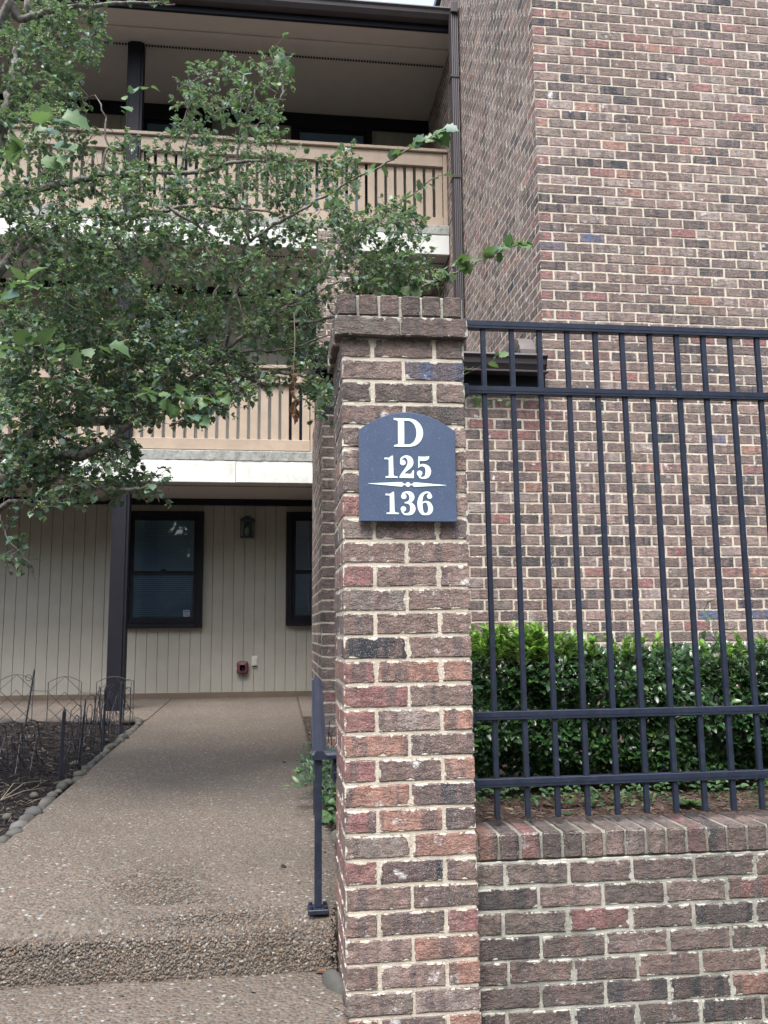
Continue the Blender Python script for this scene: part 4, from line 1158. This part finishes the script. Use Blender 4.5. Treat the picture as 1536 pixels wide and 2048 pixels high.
from_trunk(3.0, [(0, 45, 4.6), (40, 38, 4.6), (120, 20, 4.6), (250, 6, 4.6), (350, 9, 4.6)], .03, .004, 6)
limb(px([(252, 845, 4.85), (330, 790, 4.8), (420, 730, 4.75), (448, 695, 4.7), (460, 630, 4.65), (475, 555, 4.6), (488, 500, 4.55), (497, 450, 4.5), (478, 350, 4.45), (478, 250, 4.4), (487, 150, 4.35)]), .018, .004, 6, br, .008)
limb(px([(285, 392, 4.6), (360, 430, 4.6), (430, 480, 4.6), (476, 522, 4.6)]), .011, .006, 5, br, .01)
limb(px([(482, 495, 4.55), (540, 455, 4.5), (600, 422, 4.45), (651, 391, 4.4), (706, 360, 4.35), (763, 331, 4.3), (825, 294, 4.25), (866, 270, 4.2)]), .010, .003, 5, br, .006)
limb(px([(575, 612, 4.6), (628, 570, 4.55), (654, 535, 4.5), (664, 517, 4.5), (703, 483, 4.45), (735, 462, 4.4), (790, 415, 4.35), (860, 362, 4.3), (884, 350, 4.3)]), .010, .002, 5, br, .006)
limb(px([(450, 700, 4.7), (520, 650, 4.65), (575, 612, 4.6)]), .013, .010, 5, br, .006)
limb(px([(583, 613, 4.7), (625, 596, 4.7), (659, 571, 4.7), (720, 560, 4.6)]), .009, .004, 5, br, .008)
limb(px([(520, 650, 4.65), (640, 640, 4.55), (720, 612, 4.45), (800, 588, 4.35), (860, 567, 4.3), (924, 539, 4.25), (978, 513, 4.2), (1040, 487, 4.15)]), .010, .002, 5, br, .006)
limb(px([(460, 706, 4.7), (575, 697, 4.6), (665, 670, 4.5)]), .010, .004, 5, br, .008)
limb(px([(480, 757, 4.7), (560, 745, 4.65), (640, 760, 4.6)]), .010, .004, 5, br, .01)
limb(px([(400, 470, 5.0), (440, 560, 5.0), (400, 640, 5.0), (380, 720, 4.95)]), .008, .004, 5, br, .012)
limb(px([(360, 20 + 330, 4.5), (385, 240, 4.4), (365, 190, 4.35)]), .008, .003, 5, br, .012)
limb(px([(478, 250, 4.4), (520, 170, 4.35), (556, 110, 4.3)]), .007, .002, 5, br, .01)
limb(px([(200, 352, 4.55), (215, 260, 4.5), (190, 190, 4.5)]), .008, .003, 5, br, .012)
limb(px([(0, 1030, 4.7), (18, 1080, 4.7), (58, 1128, 4.7), (70, 1160, 4.7)]), .006, .0015, 5, br, .01)
# limbs that leave the frame to the left and upwards
for a in range(9):
    an = 1.9 + a * .42; z0 = 1.3 + a * .35; L = rng.uniform(.9, 1.5)
    b0 = Vector((TX, TY + .05, z0))
    limb([b0, b0 + Vector((math.cos(an) * L * .5, math.sin(an) * L * .45, .25)), b0 + Vector((math.cos(an) * L, math.sin(an) * L * .9, .35 + rng.uniform(-.1, .4)))], .035, .006, 6, br, .02)

# twigs grown towards points scattered through the crown
def inpoly(P, x, y):
    c = False; j = len(P) - 1
    for i in range(len(P)):
        if (P[i][1] > y) != (P[j][1] > y) and x < (P[j][0] - P[i][0]) * (y - P[i][1]) / (P[j][1] - P[i][1]) + P[i][0]: c = not c
        j = i
    return c
REG = [([(0, 540), (130, 515), (300, 555), (440, 600), (560, 560), (655, 600), (668, 830), (640, 850), (600, 780), (540, 770), (480, 815), (380, 850), (250, 850), (150, 830), (0, 850)], 600, 4.1, 5.6),
       ([(0, 230), (120, 150), (200, 250), (330, 330), (345, 190), (375, 150), (420, 150), (500, 110), (560, 90), (590, 140), (560, 220), (555, 290), (620, 320), (700, 320), (730, 360), (700, 420), (690, 470), (660, 560), (560, 560), (300, 560), (0, 540)], 430, 4.0, 5.4),
       ([(0, 0), (190, 0), (210, 90), (130, 210), (0, 230)], 120, 4.4, 5.4),
       ([(0, 860), (160, 870), (260, 895), (330, 940), (370, 975), (200, 1010), (0, 1030)], 120, 4.2, 5.2),
       ([(0, 1030), (60, 1100), (30, 1180), (0, 1180)], 4, 4.5, 4.9),
       ([(0, 640), (420, 650), (440, 800), (300, 850), (0, 850)], 170, 4.1, 5.2),
       ([(0, 230), (120, 150), (200, 250), (330, 330), (330, 540), (0, 540)], 70, 4.0, 5.2),
       ([(690, 440), (790, 415), (840, 425), (870, 520), (870, 580), (700, 592), (650, 540)], 80, 4.0, 4.8),
       ([(680, 290), (740, 300), (745, 330), (690, 330)], 4, 4.1, 4.4),
       ([(-420, -60), (0, -60), (0, 1020), (-420, 950)], 260, 4.0, 6.0),
       ([(0, -120), (420, -120), (330, 5), (0, 5)], 30, 4.3, 5.2)]
TGT = []
for poly, n_, y0, y1 in REG:
    xs_, ys_ = [p[0] for p in poly], [p[1] for p in poly]; c = 0
    while c < n_:
        x, y = rng.uniform(min(xs_), max(xs_)), rng.uniform(min(ys_), max(ys_))
        if inpoly(poly, x, y): TGT.append(np.array(at(x, y, rng.uniform(y0, y1)))); c += 1
twm = MB()
LP, LD, LN, LS = [], [], [], []
FRU = []
sk = np.array(SK)
d0 = np.array([np.min(np.linalg.norm(sk - t_, axis=1)) for t_ in TGT])
skl = [sk]
for q in np.argsort(d0):
    t_ = TGT[q]; allp = np.concatenate(skl) if len(skl) > 1 else skl[0]
    if len(skl) > 40: skl = [allp]
    dist = np.linalg.norm(allp - t_, axis=1); s_ = allp[int(np.argmin(dist))]
    L = np.linalg.norm(t_ - s_)
    if L < .03:
        t_ = t_ + runit(1)[0] * .10; L = np.linalg.norm(t_ - s_)
    perp = runit(1)[0]; ns = max(4, int(L / .05))
    pts = []
    for k in range(ns + 1):
        f = k / ns
        z_ = runit(1)[0] * .010 * (1 if 0 < k else 0)
        pts.append(s_ + (t_ - s_) * f + perp * L * .14 * math.sin(math.pi * f) + np.array([0, 0, .03 * L * math.sin(math.pi * f)]) + z_)
    rr0 = min(.0065, .0022 + L * .006)
    twm.tube([Vector(p) for p in pts], [rr0 + (.0011 - rr0) * k / ns for k in range(ns + 1)], 4, False)
    skl.append(np.array(pts[1:]))
    # short spurs with leaf clusters
    nspur = rng.randint(6, 10)
    for k in range(nspur):
        f = rng.uniform(.15, 1.0) if k else 1.0
        b = pts[min(ns, int(f * ns))]; ax_ = (pts[min(ns, int(f * ns))] - pts[max(0, int(f * ns) - 1)]); ax_ = ax_ / (np.linalg.norm(ax_) + 1e-9)
        dspur = ax_ * .5 + runit(1)[0] * .9 + np.array([0, 0, .25]); dspur /= np.linalg.norm(dspur); ls = rng.uniform(.02, .075)
        e = b + dspur * ls
        twm.tube([Vector(b), Vector(e)], [.0016, .0009], 3, False)
        for _ in range(rng.randint(2, 3)):
            dd = dspur * .6 + runit(1)[0] * .9; 
            LP.append(e + runit(1)[0] * .006); LD.append(dd); LN.append(runit(1)[0] * .45 + np.array([0, -.15, 1.0])); LS.append(rng.uniform(.019, .036) * (1.15 if t_[2] < 2.2 else 1))
        if rng.random() < .42 and t_[2] > 1.5: FRU.append(e + dspur * .012)
# vigorous shoots with large leaves
BIG = []
def shoot(L, n, s0, s1):
    P_ = px(L); S_ = [Vector(p[:3]) for p in spl([tuple(p) + (0,) for p in P_], 8)]
    for k in range(n):
        f = k / (n - 1); c = S_[min(len(S_) - 1, int(f * (len(S_) - 1)))]
        a = runit(1)[0]; t_ = S_[-1] - S_[0]; t_.normalize()
        dd = np.array(t_) * .55 + a * .75 + np.array([0, -.1, -.15])
        BIG.append((np.array(c) + a * .006, dd, runit(1)[0] * .55 + np.array([0, -.4, .8]), rng.uniform(s0 * .7, s1 * .95)))
shoot([(700, 362, 4.35), (763, 331, 4.3), (825, 294, 4.25), (872, 266, 4.2)], 15, .05, .085)
shoot([(830, 300, 4.24), (872, 266, 4.2), (884, 256, 4.2)], 6, .075, .10)
shoot([(790, 415, 4.35), (830, 385, 4.3), (884, 350, 4.3)], 11, .05, .08)
shoot([(860, 567, 4.3), (924, 539, 4.25), (978, 513, 4.2), (1050, 485, 4.15)], 26, .05, .085)
shoot([(990, 508, 4.2), (1020, 496, 4.18), (1050, 484, 4.15)], 7, .07, .10)
shoot([(730, 590, 4.4), (800, 570, 4.3), (870, 545, 4.25), (930, 520, 4.2)], 20, .05, .085)
shoot([(690, 575, 4.3), (740, 570, 4.25), (830, 572, 4.2)], 16, .055, .09)
shoot([(478, 250, 4.3), (484, 190, 4.2), (490, 130, 4.2)], 13, .07, .11)
shoot([(560, 100, 4.25), (575, 130, 4.2)], 6, .05, .07)
shoot([(20, 330, 3.6), (70, 260, 3.5), (120, 235, 3.5)], 10, .09, .13)
shoot([(60, 330, 3.9), (110, 300, 3.8), (150, 310, 3.8)], 6, .08, .12)
shoot([(0, 600, 3.9), (40, 565, 3.8), (80, 575, 3.8)], 8, .09, .13)
shoot([(0, 700, 4.0), (60, 690, 3.9), (130, 700, 3.9), (215, 690, 3.9)], 14, .07, .11)
shoot([(240, 220, 4.3), (262, 190, 4.3), (300, 175, 4.3)], 7, .05, .08)
shoot([(350, 780, 4.0), (400, 800, 3.95), (440, 790, 3.95)], 11, .07, .10)
shoot([(280, 780, 4.1), (330, 800, 4.0), (400, 840, 4.0)], 14, .06, .09)
shoot([(740, 440, 4.3), (790, 440, 4.25), (780, 490, 4.25)], 10, .045, .075)
shoot([(930, 745, 4.4), (985, 720, 4.4), (1000, 705, 4.4)], 8, .04, .075)
shoot([(930, 780, 4.6), (975, 800, 4.6), (1050, 800, 4.6)], 7, .035, .06)
twm.tube([at(880, 800, 4.6), at(930, 782, 4.6), at(975, 799, 4.6), at(1050, 800, 4.6)], [.004, .003, .002, .001], 4)
twm.tube([at(880, 775, 4.4), at(930, 748, 4.4), at(985, 722, 4.4), at(1002, 703, 4.4)], [.004, .003, .002, .001], 4)
limb(px([(659, 620, 4.6), (760, 700, 4.5), (880, 775, 4.42)]), .008, .004, 5, br, .008)
limb(px([(665, 670, 4.5), (780, 740, 4.55), (880, 800, 4.6)]), .007, .004, 5, br, .008)

trunk.build('trunk', M_['bark'], tree, smooth=True)
br.build('branches', M_['bark'], tree, smooth=True)
twm.build('twigs', M_['twig'], tree, smooth=True)
LP, LD, LN, LS = map(np.array, (LP, LD, LN, LS))
Tl = [leaf_template('lobed', .22, .12), leaf_template('lobed', .40, .45)]
# the leaves that show largest are single parts
vis = []
for q in range(len(LP)):
    x, y, d = proj(LP[q]); vis.append(LS[q] / d if (5 < x < 900 and 5 < y < 1100) else 0)
order = np.argsort(-np.array(vis)); nbig = 300 - len(BIG)
single = order[:nbig]; keep = np.setdiff1d(np.arange(len(LP)), single)
half = keep[::2]; other = keep[1::2]
for grp, tm in ((half, Tl[0]), (other, Tl[1])):
    o = link(bpy.data.objects.new('foliage', leaf_mesh('foliage', tm, LP[grp], LD[grp], LN[grp], LS[grp], M_['leaf'], off=wloc(tree))), tree); o['kind'] = 'stuff'
lmesh = []
for tm in Tl:
    for mt in ('leaf', 'leaf_new'):
        me = leaf_mesh('leaf', tm, np.zeros((1, 3)), np.array([[0, 1., 0]]), np.array([[0, 0, 1.]]), np.array([1.0]), M_[mt]); lmesh.append(me)
def single_leaf(p, d, n, s_, me):
    x, d_, nn = frames(np.array([d]), np.array([n]))
    R_ = Matrix((Vector(x[0]), Vector(d_[0]), Vector(nn[0]))).transposed()
    o = bpy.data.objects.new('leaf', me); link(o, tree)
    o.location = Vector(p) - wloc(tree); o.rotation_euler = R_.to_euler(); o.scale = (s_, s_, s_)
for q in single: single_leaf(LP[q], LD[q], LN[q], LS[q] * 1.1, rng.choice((lmesh[0], lmesh[2])))
for (p, d, n, s_) in BIG: single_leaf(p, d, n, s_, lmesh[1] if rng.random() < .55 else lmesh[3 if rng.random() < .5 else 0])
# clusters of small green fruit
fm = MB()
ico = [(0, 0, 1), (.894, 0, .447), (.276, .851, .447), (-.724, .526, .447), (-.724, -.526, .447), (.276, -.851, .447), (.724, .526, -.447), (-.276, .851, -.447), (-.894, 0, -.447), (-.276, -.851, -.447), (.724, -.526, -.447), (0, 0, -1)]
icf = [(0, 1, 2), (0, 2, 3), (0, 3, 4), (0, 4, 5), (0, 5, 1), (1, 6, 2), (2, 7, 3), (3, 8, 4), (4, 9, 5), (5, 10, 1), (6, 7, 2), (7, 8, 3), (8, 9, 4), (9, 10, 5), (10, 6, 1), (11, 7, 6), (11, 8, 7), (11, 9, 8), (11, 10, 9), (11, 6, 10)]
for e in FRU:
    for _ in range(rng.randint(3, 6)):
        c = e + runit(1)[0] * .014; s_ = rng.uniform(.0030, .0048)
        fm.add([(c[0] + x * s_, c[1] + y * s_, c[2] + z * s_) for x, y, z in ico], icf)
o = fm.build('fruit', M_['fruit'], tree, smooth=True); o['kind'] = 'stuff'
# dead spray hanging from a twig
ds_ = px([(588, 625, 4.05), (590, 680, 4.05), (587, 740, 4.05), (590, 800, 4.05), (588, 832, 4.05)])
dl = MB().tube(ds_, [.0025, .002, .0018, .0015, .001], 5).build('dead_twig', M_['straw'], tree)
n_ = 17
P, D_, N_, Z_ = [], [], [], []
for k in range(n_):
    f = .38 + .62 * (k + 1) / n_; i_ = min(3, int(f * 4)); c = ds_[i_].lerp(ds_[i_ + 1], f * 4 - i_ if i_ < 4 else 1)
    P.append(np.array(c)); D_.append(np.array([rng.uniform(-.6, .6), rng.uniform(-.4, .4), -1])); N_.append(np.array([rng.uniform(-1, 1), -1, .2])); Z_.append(rng.uniform(.024, .042) * (.45 + .75 * f))
link(bpy.data.objects.new('dead_leaves', leaf_mesh('dead_leaves', leaf_template('lobed', .9, .7), np.array(P), np.array(D_), np.array(N_), np.array(Z_), M_['dead'], off=wloc(tree))), dl)

# ------------------------------------------------------------------ stone edging, loose stones, wire fences, stakes
def stone_mesh(seed, sx, sy, sz):
    r = random.Random(seed); V = []; F = []; nr, na = 4, 9
    for a in range(nr + 1):
        th = math.pi * a / nr
        if a in (0, nr): V.append((0, 0, sz * math.cos(th))); continue
        for k in range(na):
            ph = 2 * math.pi * (k + r.uniform(-.2, .2)) / na; j = r.uniform(.86, 1.10)
            V.append((sx * math.copysign(abs(math.cos(ph)) ** .8, math.cos(ph)) * math.sin(th) * j, sy * math.copysign(abs(math.sin(ph)) ** .8, math.sin(ph)) * math.sin(th) * j, sz * math.cos(th) * r.uniform(.9, 1.08)))
    for k in range(na):
        F.append((0, 1 + k, 1 + (k + 1) % na)); e = 1 + (nr - 2) * na
        F.append((len(V) - 1, e + (k + 1) % na, e + k))
        for a in range(nr - 2):
            b = 1 + a * na; F.append((b + k, b + na + k, b + na + (k + 1) % na, b + (k + 1) % na))
    me = bpy.data.meshes.new('stone'); me.from_pydata(V, [], F); me.update(); me.polygons.foreach_set('use_smooth', [True] * len(me.polygons)); me.materials.append(M_['stone'])
    return me
ed = thing('stone_edging', (-1.2, 6.0, zg(6.0)), 'row of rounded grey stones edging the left mulch bed along the walkway', 'stone edging')
sms = [stone_mesh(q, .034, .050, .028) for q in range(9)]
y = 3.55
while y < 8.25:
    s_ = rng.uniform(.62, 1.30)
    piece('stone', rng.choice(sms), (-1.178 - .012 * math.sin(y * 4) + rng.uniform(-.018, .010), y, zg(y) - .009 + rng.uniform(-.012, .008)), ed, rot=(rng.uniform(-.2, .2), rng.uniform(-.2, .2), rng.uniform(-.5, .5)), scale=(s_ * rng.uniform(.85, 1.15), s_, s_ * rng.uniform(.8, 1.2)))
    y += .094 * s_ + rng.uniform(-.005, .03)
for x, y in ((-1.235, 4.6), (-1.24, 6.1), (-1.235, 7.1), (-1.24, 5.1)):
    piece('stone', rng.choice(sms), (x - .05, y, zg(y)), ed, rot=(0, 0, rng.uniform(0, 3)), scale=(.7, .6, .7))
ed2 = thing('stone_edging', (-2.2, 8.33, zg(8.33)), 'line of flat pale stones along the back of the left mulch bed', 'stone edging')
sm2 = [stone_mesh(30 + q, .105, .045, .045) for q in range(6)]
x = -1.30
while x > -4.4:
    s_ = rng.uniform(.75, 1.2)
    piece('stone', rng.choice(sm2), (x, 8.31 + rng.uniform(-.02, .02), zg(8.3) + .006), ed2, rot=(rng.uniform(-.1, .1), rng.uniform(-.1, .1), rng.uniform(-.15, .15)), scale=(s_, 1, rng.uniform(.8, 1.1)))
    x -= .205 * s_ + rng.uniform(0, .03)
for (x, y, z, sc_, lb) in ((.190, 2.86, -.135, (.75, 1.7, 1.5), 'large smooth grey stone wedged between the lower step and the gate pillar'), (.285, 3.95, .05, (.8, 1.3, 1.5), 'pale bluish stone at the walkway edge behind the pillar'), (.292, 3.70, .04, (.6, .9, 1.0), 'small pale stone at the walkway edge, closest to the pillar')):
    o = piece('stone', stone_mesh(int(x * 1000 + y * 10), .045, .055, .045), (x, y, z), None, rot=(0, 0, .3), scale=sc_); tag(o, lb, 'stone')

def wire(mb, pts, r=.003): mb.tube(pts, r, 4)
def arch_panel(mb, o, ux, w, h, n=7):
    """flat wire panel with an arched top and a diamond lattice; o: foot, ux: unit vector along it"""
    P_ = lambda u, z: o + ux * u + Vector((0, 0, z))
    top = [P_(w * k / 8, h - .05 + .05 * math.sin(math.pi * k / 8)) for k in range(9)]
    wire(mb, [P_(0, 0)] + top + [P_(w, 0)], .0034)
    q = w / 2
    lv = [h - .05 - q * 1.0 * k for k in range(0, 8) if h - .05 - q * k > 0]
    for za in np.arange(h, 0.02, -q * .95):
        for a, b in (((q, za), (0, za - q * .95)), ((q, za), (w, za - q * .95)), ((0, za - q * .95), (q, za - 2 * q * .95)), ((w, za - q * .95), (q, za - 2 * q * .95))):
            if b[1] > -.01 and a[1] < h + .001: wire(mb, [P_(a[0], min(a[1], h - .02 if a[0] in (0, w) else a[1])), P_(b[0], b[1])], .0026)
f1 = thing('wire_border_fence', (-2.2, 8.2, zleft(-2.2, 8.2)), 'arched black wire border fence with diamond lattice at the back of the left bed', 'border fence')
for k in range(8):
    m = MB(); x0 = -1.705 - k * .413
    o_ = Vector((x0, 8.18, zleft(x0, 8.18) - .03)); arch_panel(m, o_, Vector((-1, 0, 0)), .285, .455)
    wire(m, [o_ + Vector((-.285, 0, .33)), o_ + Vector((-.413, 0, .335))])
    m.build('wire_panel', M_['iron'], f1)
m = MB(); o_ = Vector((-1.275, 8.18, zleft(-1.3, 8.18) - .03)); arch_panel(m, o_, Vector((-1, 0, 0)), .30, .475); wire(m, [o_ + Vector((-.30, 0, .33)), o_ + Vector((-.43, 0, .335))]); m.build('wire_panel', M_['iron'], f1)
def hoop_run(name, label, a, b, n, h, w):
    a, b = Vector(a), Vector(b); d = (b - a); L = d.length; d.normalize()
    f = thing(name, tuple(a), label, 'border fence')
    for k in range(n):
        m = MB(); c = a + (b - a) * (k + .5) / n; c.z = zleft(c.x, c.y) - .02
        lean = Vector((rng.uniform(-.05, .05), rng.uniform(-.05, .05), 0)); tw_ = d.copy(); tw_.rotate(Euler((0, 0, rng.uniform(-.35, .35))))
        for ww, hh in ((w, h), (w * .5, h * .86)):
            m.tube([c + tw_ * (ww * (1 if t > 0 else -1) * .5 * (1 if abs(t) > .5 else math.sin(abs(t) * math.pi))) + (lean + Vector((0, 0, hh))) * zf for t, zf in ((-1, 0), (-1, .45), (-1, .82), (-.36, .95), (0, 1.0), (.36, .95), (1, .82), (1, .45), (1, 0))], .003, 4)
        m.tube([c - tw_ * w * .5 + Vector((0, 0, h * .3)), c + tw_ * w * .5 + lean + Vector((0, 0, h * .8))], .0024, 4); m.tube([c + tw_ * w * .5 + Vector((0, 0, h * .3)), c - tw_ * w * .5 + lean + Vector((0, 0, h * .8))], .0024, 4)
        m.build('wire_hoop', M_['iron'], f)
    return f
hoop_run('wire_border_fence', 'hooped black wire border fence along the walkway side of the left bed', (-1.27, 8.1, .15), (-1.28, 5.75, .08), 9, .46, .26)
hoop_run('wire_border_fence', 'loose hooped wire border fence crossing the front of the left bed', (-1.36, 5.62, .08), (-1.66, 4.55, .06), 6, .40, .20)
def stake(x, y, h, lean, label, r=.008):
    z = zleft(x, y); s_ = thing('garden_stake', (x, y, z), label, 'stake')
    tip = Vector((x, y, z)) + Vector(lean) + Vector((0, 0, h))
    MB().tube([(x, y, z - .03), tip, tip + Vector((0, 0, .025))], [r, r, .002], 6).build('rod', M_['iron'], s_)
    return s_, tip
stake(-1.275, 6.95, .42, (0, .02, 0), 'dark metal stake beside the balcony post at the walkway corner of the bed', .010)
stake(-1.285, 5.66, .42, (.01, .0, 0), 'thick dark metal stake at the corner where the two hooped wire fences meet', .0125)
stake(-1.283, 7.72, .42, (0, .01, 0), 'slim dark stake in the hooped fence right of the balcony post', .009)
s_, tip = stake(-2.13, 8.02, .46, (.055, 0, 0), 'leaning dark stake with a ring near its top, before the lattice wire fence', .008)
MB().tube([tip + Vector((-.012 + .026 * math.cos(a * .63) - .03, -.004, -.05 + .026 * math.sin(a * .63))) for a in range(11)], .003, 5).build('ring', M_['iron'], s_)
f = hoop_run('wire_border_fence', 'bent wire fence piece leaning against the brick enclosure behind the handrail', (.33, 5.4, .1), (.42, 5.5, .1), 2, .40, .10)
f.location.z += .0

# ------------------------------------------------------------------ mulch chips, twigs, pebbles, litter
def chips(name, label, n, xr, yr, zf, mat, l0, l1, cat='mulch'):
    X = nrg.uniform(*xr, n); Y = nrg.uniform(*yr, n); L = nrg.uniform(l0, l1, n); m = MB()
    for x, y, l in zip(X, Y, L):
        a = rng.uniform(0, math.pi); w = l * rng.uniform(.16, .36); tl = rng.uniform(-.35, .35)
        c, s_ = math.cos(a), math.sin(a); z = zf(x, y) + rng.uniform(.0, .012)
        P_ = [(-l, -w * .5, 0), (l, -w * .3, 0), (l * .9, w * .5, 0), (-l * .8, w * .6, 0), (0, 0, w * .7)]
        m.add([(x + (u * c - v * s_) * .5, y + (u * s_ + v * c) * .5, z + k_ * .5 + u * .5 * tl) for u, v, k_ in P_], [(0, 1, 4), (1, 2, 4), (2, 3, 4), (3, 0, 4)])
    return tag(m.build(name, mat), label, cat, kind='stuff')
chips('mulch_chips', 'dark shredded bark mulch on the left bed', 9000, (-3.0, -1.20), (3.4, 8.2), zleft, M_['mulch'], .025, .075)
chips('mulch_chips', 'brown shredded bark mulch behind the low brick wall', 6500, (.62, 3.3), (2.93, 3.7), zright, M_['mulch_red'], .012, .045)
chips('mulch_chips', 'brown bark litter in the gap along the pillar side of the walkway', 700, (.264, .36), (3.0, 5.6), zright, M_['mulch'], .012, .04)
m = MB()
for q in range(280):
    x, y = rng.uniform(-2.6, -1.22), rng.choice((rng.uniform(3.6, 5.6), rng.uniform(3.6, 8.0))); z = zleft(x, y) + .012; a = rng.uniform(0, 6.28); l = rng.uniform(.03, .13)
    m.tube([(x, y, z), (x + math.cos(a) * l * .5, y + math.sin(a) * l * .5, z + rng.uniform(.0, .02)), (x + math.cos(a + .4) * l, y + math.sin(a + .4) * l, z + rng.uniform(-.004, .015))], [.0016, .0014, .0008], 4)
tag(m.build('dry_stalks', M_['straw']), 'pale dry stalks scattered over the left mulch bed', 'dry stalks', kind='stuff')
tw = thing('fallen_twig', (-1.33, 5.35, zleft(-1.33, 5.35)), 'forked pale fallen twig lying on the mulch by the edging stones', 'twig')
m = MB()
b0 = Vector((-1.42, 4.95, zleft(-1.42, 4.95) + .02))
for dx, dy, dz in ((.12, .42, .05), (.04, .30, .06), (.16, .28, .02)):
    m.tube([b0, b0 + Vector((dx * .5, dy * .5, dz)), b0 + Vector((dx, dy, dz * .6))], [.0032, .0026, .0012], 5)
m.build('stick', M_['straw'], tw)

pm = MB()
def pebble(x, y, z, s_, nx=0):
    a = rng.uniform(0, 6.28); c, sn = math.cos(a), math.sin(a); sx, sy, sz = s_ * rng.uniform(.9, 1.5), s_ * rng.uniform(.65, 1.0), s_ * rng.uniform(.4, .62)
    if nx:      # lying against the riser
        pm.add([(x + (u * sx * c - w * sy * sn), y + v * sz, z + (u * sx * sn + w * sy * c)) for u, v, w in ico], icf)
    else:
        pm.add([(x + (u * sx * c - v * sy * sn), y + (u * sx * sn + v * sy * c), z + w * sz) for u, v, w in ico], icf)
pf = [(3.10, .0467), (3.065, .0440), (3.035, .0365), (3.010, .0235), (2.994, .0055), (2.984, -.02), (2.976, -.05), (2.968, -.09), (2.966, -.112)]
seg = [math.hypot(b_[0] - a_[0], b_[1] - a_[1]) for a_, b_ in zip(pf[:-1], pf[1:])]
for q in range(6800):
    x = rng.uniform(-1.13, .205); u = rng.uniform(0, sum(seg)); k = 0
    while u > seg[k]: u -= seg[k]; k += 1
    a_, b_ = pf[k], pf[k + 1]; f_ = u / seg[k]; ty, tz = (b_[0] - a_[0]) / seg[k], (b_[1] - a_[1]) / seg[k]; ny, nz = tz, -ty
    y = a_[0] + (b_[0] - a_[0]) * f_ + math.sin(x * 9 + 1) * .006 + math.sin(x * 23) * .003; z = a_[1] + (b_[1] - a_[1]) * f_ + .012 * x * (1 if k < 4 else 0)
    s_ = rng.uniform(.0030, .0062); an = rng.uniform(0, 6.28); c, sn = math.cos(an), math.sin(an)
    sx, sy, sz = s_ * rng.uniform(.9, 1.5), s_ * rng.uniform(.65, 1.0), s_ * rng.uniform(.35, .55)
    P_ = []
    for uu, vv, ww in ico:
        p_, q_ = uu * sx * c - vv * sy * sn, uu * sx * sn + vv * sy * c
        P_.append((x + p_, y + q_ * ty + ww * sz * ny, z + q_ * tz + ww * sz * nz))
    pm.add(P_, icf)
for q in range(9500):
    x = rng.uniform(-1.13, .205); y = rng.uniform(2.25, 2.955); pebble(x, y, -.1142, rng.uniform(.0030, .0062))
for q in range(15000):
    x = rng.uniform(-1.14, .245); y = 3.085 + 2.1 * rng.random() ** 1.5
    pebble(x, y, zg(y) - .0016 + (.012 * x if y < 3.2 else 0), rng.uniform(.0032, .0066))
tag(pm.build('exposed_pebbles', M_['pebble'], smooth=True), 'small river pebbles set in the walkway and its step', 'pebbles', kind='stuff')

Td = leaf_template('oval', .5, .5)
for (x, y, z, a, s_, mt, lb) in ((.172, 2.935, -.10, 2.6, .04, 'dead', 'small orange dry leaf lying by the hole at the foot of the pillar'), (.03, 3.55, .066, .6, .035, 'mulch', 'dark shrivelled leaf on the walkway left of the handrail foot'), (.07, 5.9, .12, 1.6, .05, 'mulch', 'dark curled leaf far up the walkway near the vine')):
    me = leaf_mesh('dry_leaf', Td, np.zeros((1, 3)), np.array([[math.cos(a), math.sin(a), .15]]), np.array([[.1, -.3, 1]]), np.array([s_]), M_[mt])
    tag(piece('dry_leaf', me, (x, y, z), None), lb, 'leaf')
# mortar patch stuck to the landing
V = [(-.415, 2.55, -.104)] ; 
for k in range(11): 
    a = k * 2 * math.pi / 11; r_ = rng.uniform(.7, 1.1); V.append((-.415 + math.cos(a) * .028 * r_, 2.55 + math.sin(a) * .055 * r_, -.1085))
o = MB().add(V, [(0, 1 + k, 1 + (k + 1) % 11) for k in range(11)]).build('mortar_patch', M_['mortar']); tag(o, 'pale blob of dried mortar stuck on the lower step', 'mortar patch')
n_ = 70
X = nrg.uniform(-1.1, .2, n_); Y = np.where(nrg.uniform(0, 1, n_) < .35, nrg.uniform(2.3, 2.95, n_), 3.12 + 5.5 * nrg.uniform(0, 1, n_) ** 1.6)
X = np.where(nrg.uniform(0, 1, n_) < .4, .22 - np.abs(nrg.normal(0, .06, n_)), X)
Zl = np.where(Y < 2.97, -.108, .045 + .0236 * (Y - 3.0) + .005)
a = nrg.uniform(0, 6.28, n_)
o = link(bpy.data.objects.new('leaf_litter', leaf_mesh('leaf_litter', Td, np.stack([X, Y, Zl], 1), np.stack([np.cos(a), np.sin(a), np.full(n_, .1)], 1), runit(n_) * .3 + [0, 0, 1.], nrg.uniform(.008, .020, n_), M_['mulch_red'])))
tag(o, 'tiny dry leaf crumbs scattered on the walkway and step', 'leaf litter', kind='stuff')


# ------------------------------------------------------------------ wood across the road, seen only as a reflection in the windows
n_ = 9000
X = nrg.uniform(-45, 45, n_); top_ = 13 + 2.5 * np.sin(X * .31) + 1.5 * np.sin(X * .83 + 1)
P = np.stack([X, nrg.uniform(-19, -15, n_), -.2 + top_ * nrg.uniform(0, 1, n_) ** .8], 1)
o = link(bpy.data.objects.new('woodland', leaf_mesh('woodland', leaf_template('oval', .2, .2), P, runit(n_), runit(n_), nrg.uniform(1.0, 1.9, n_), M_['leaf'])))
tag(o, 'leafy woodland across the road, mirrored in the window glass', 'woodland', kind='stuff')
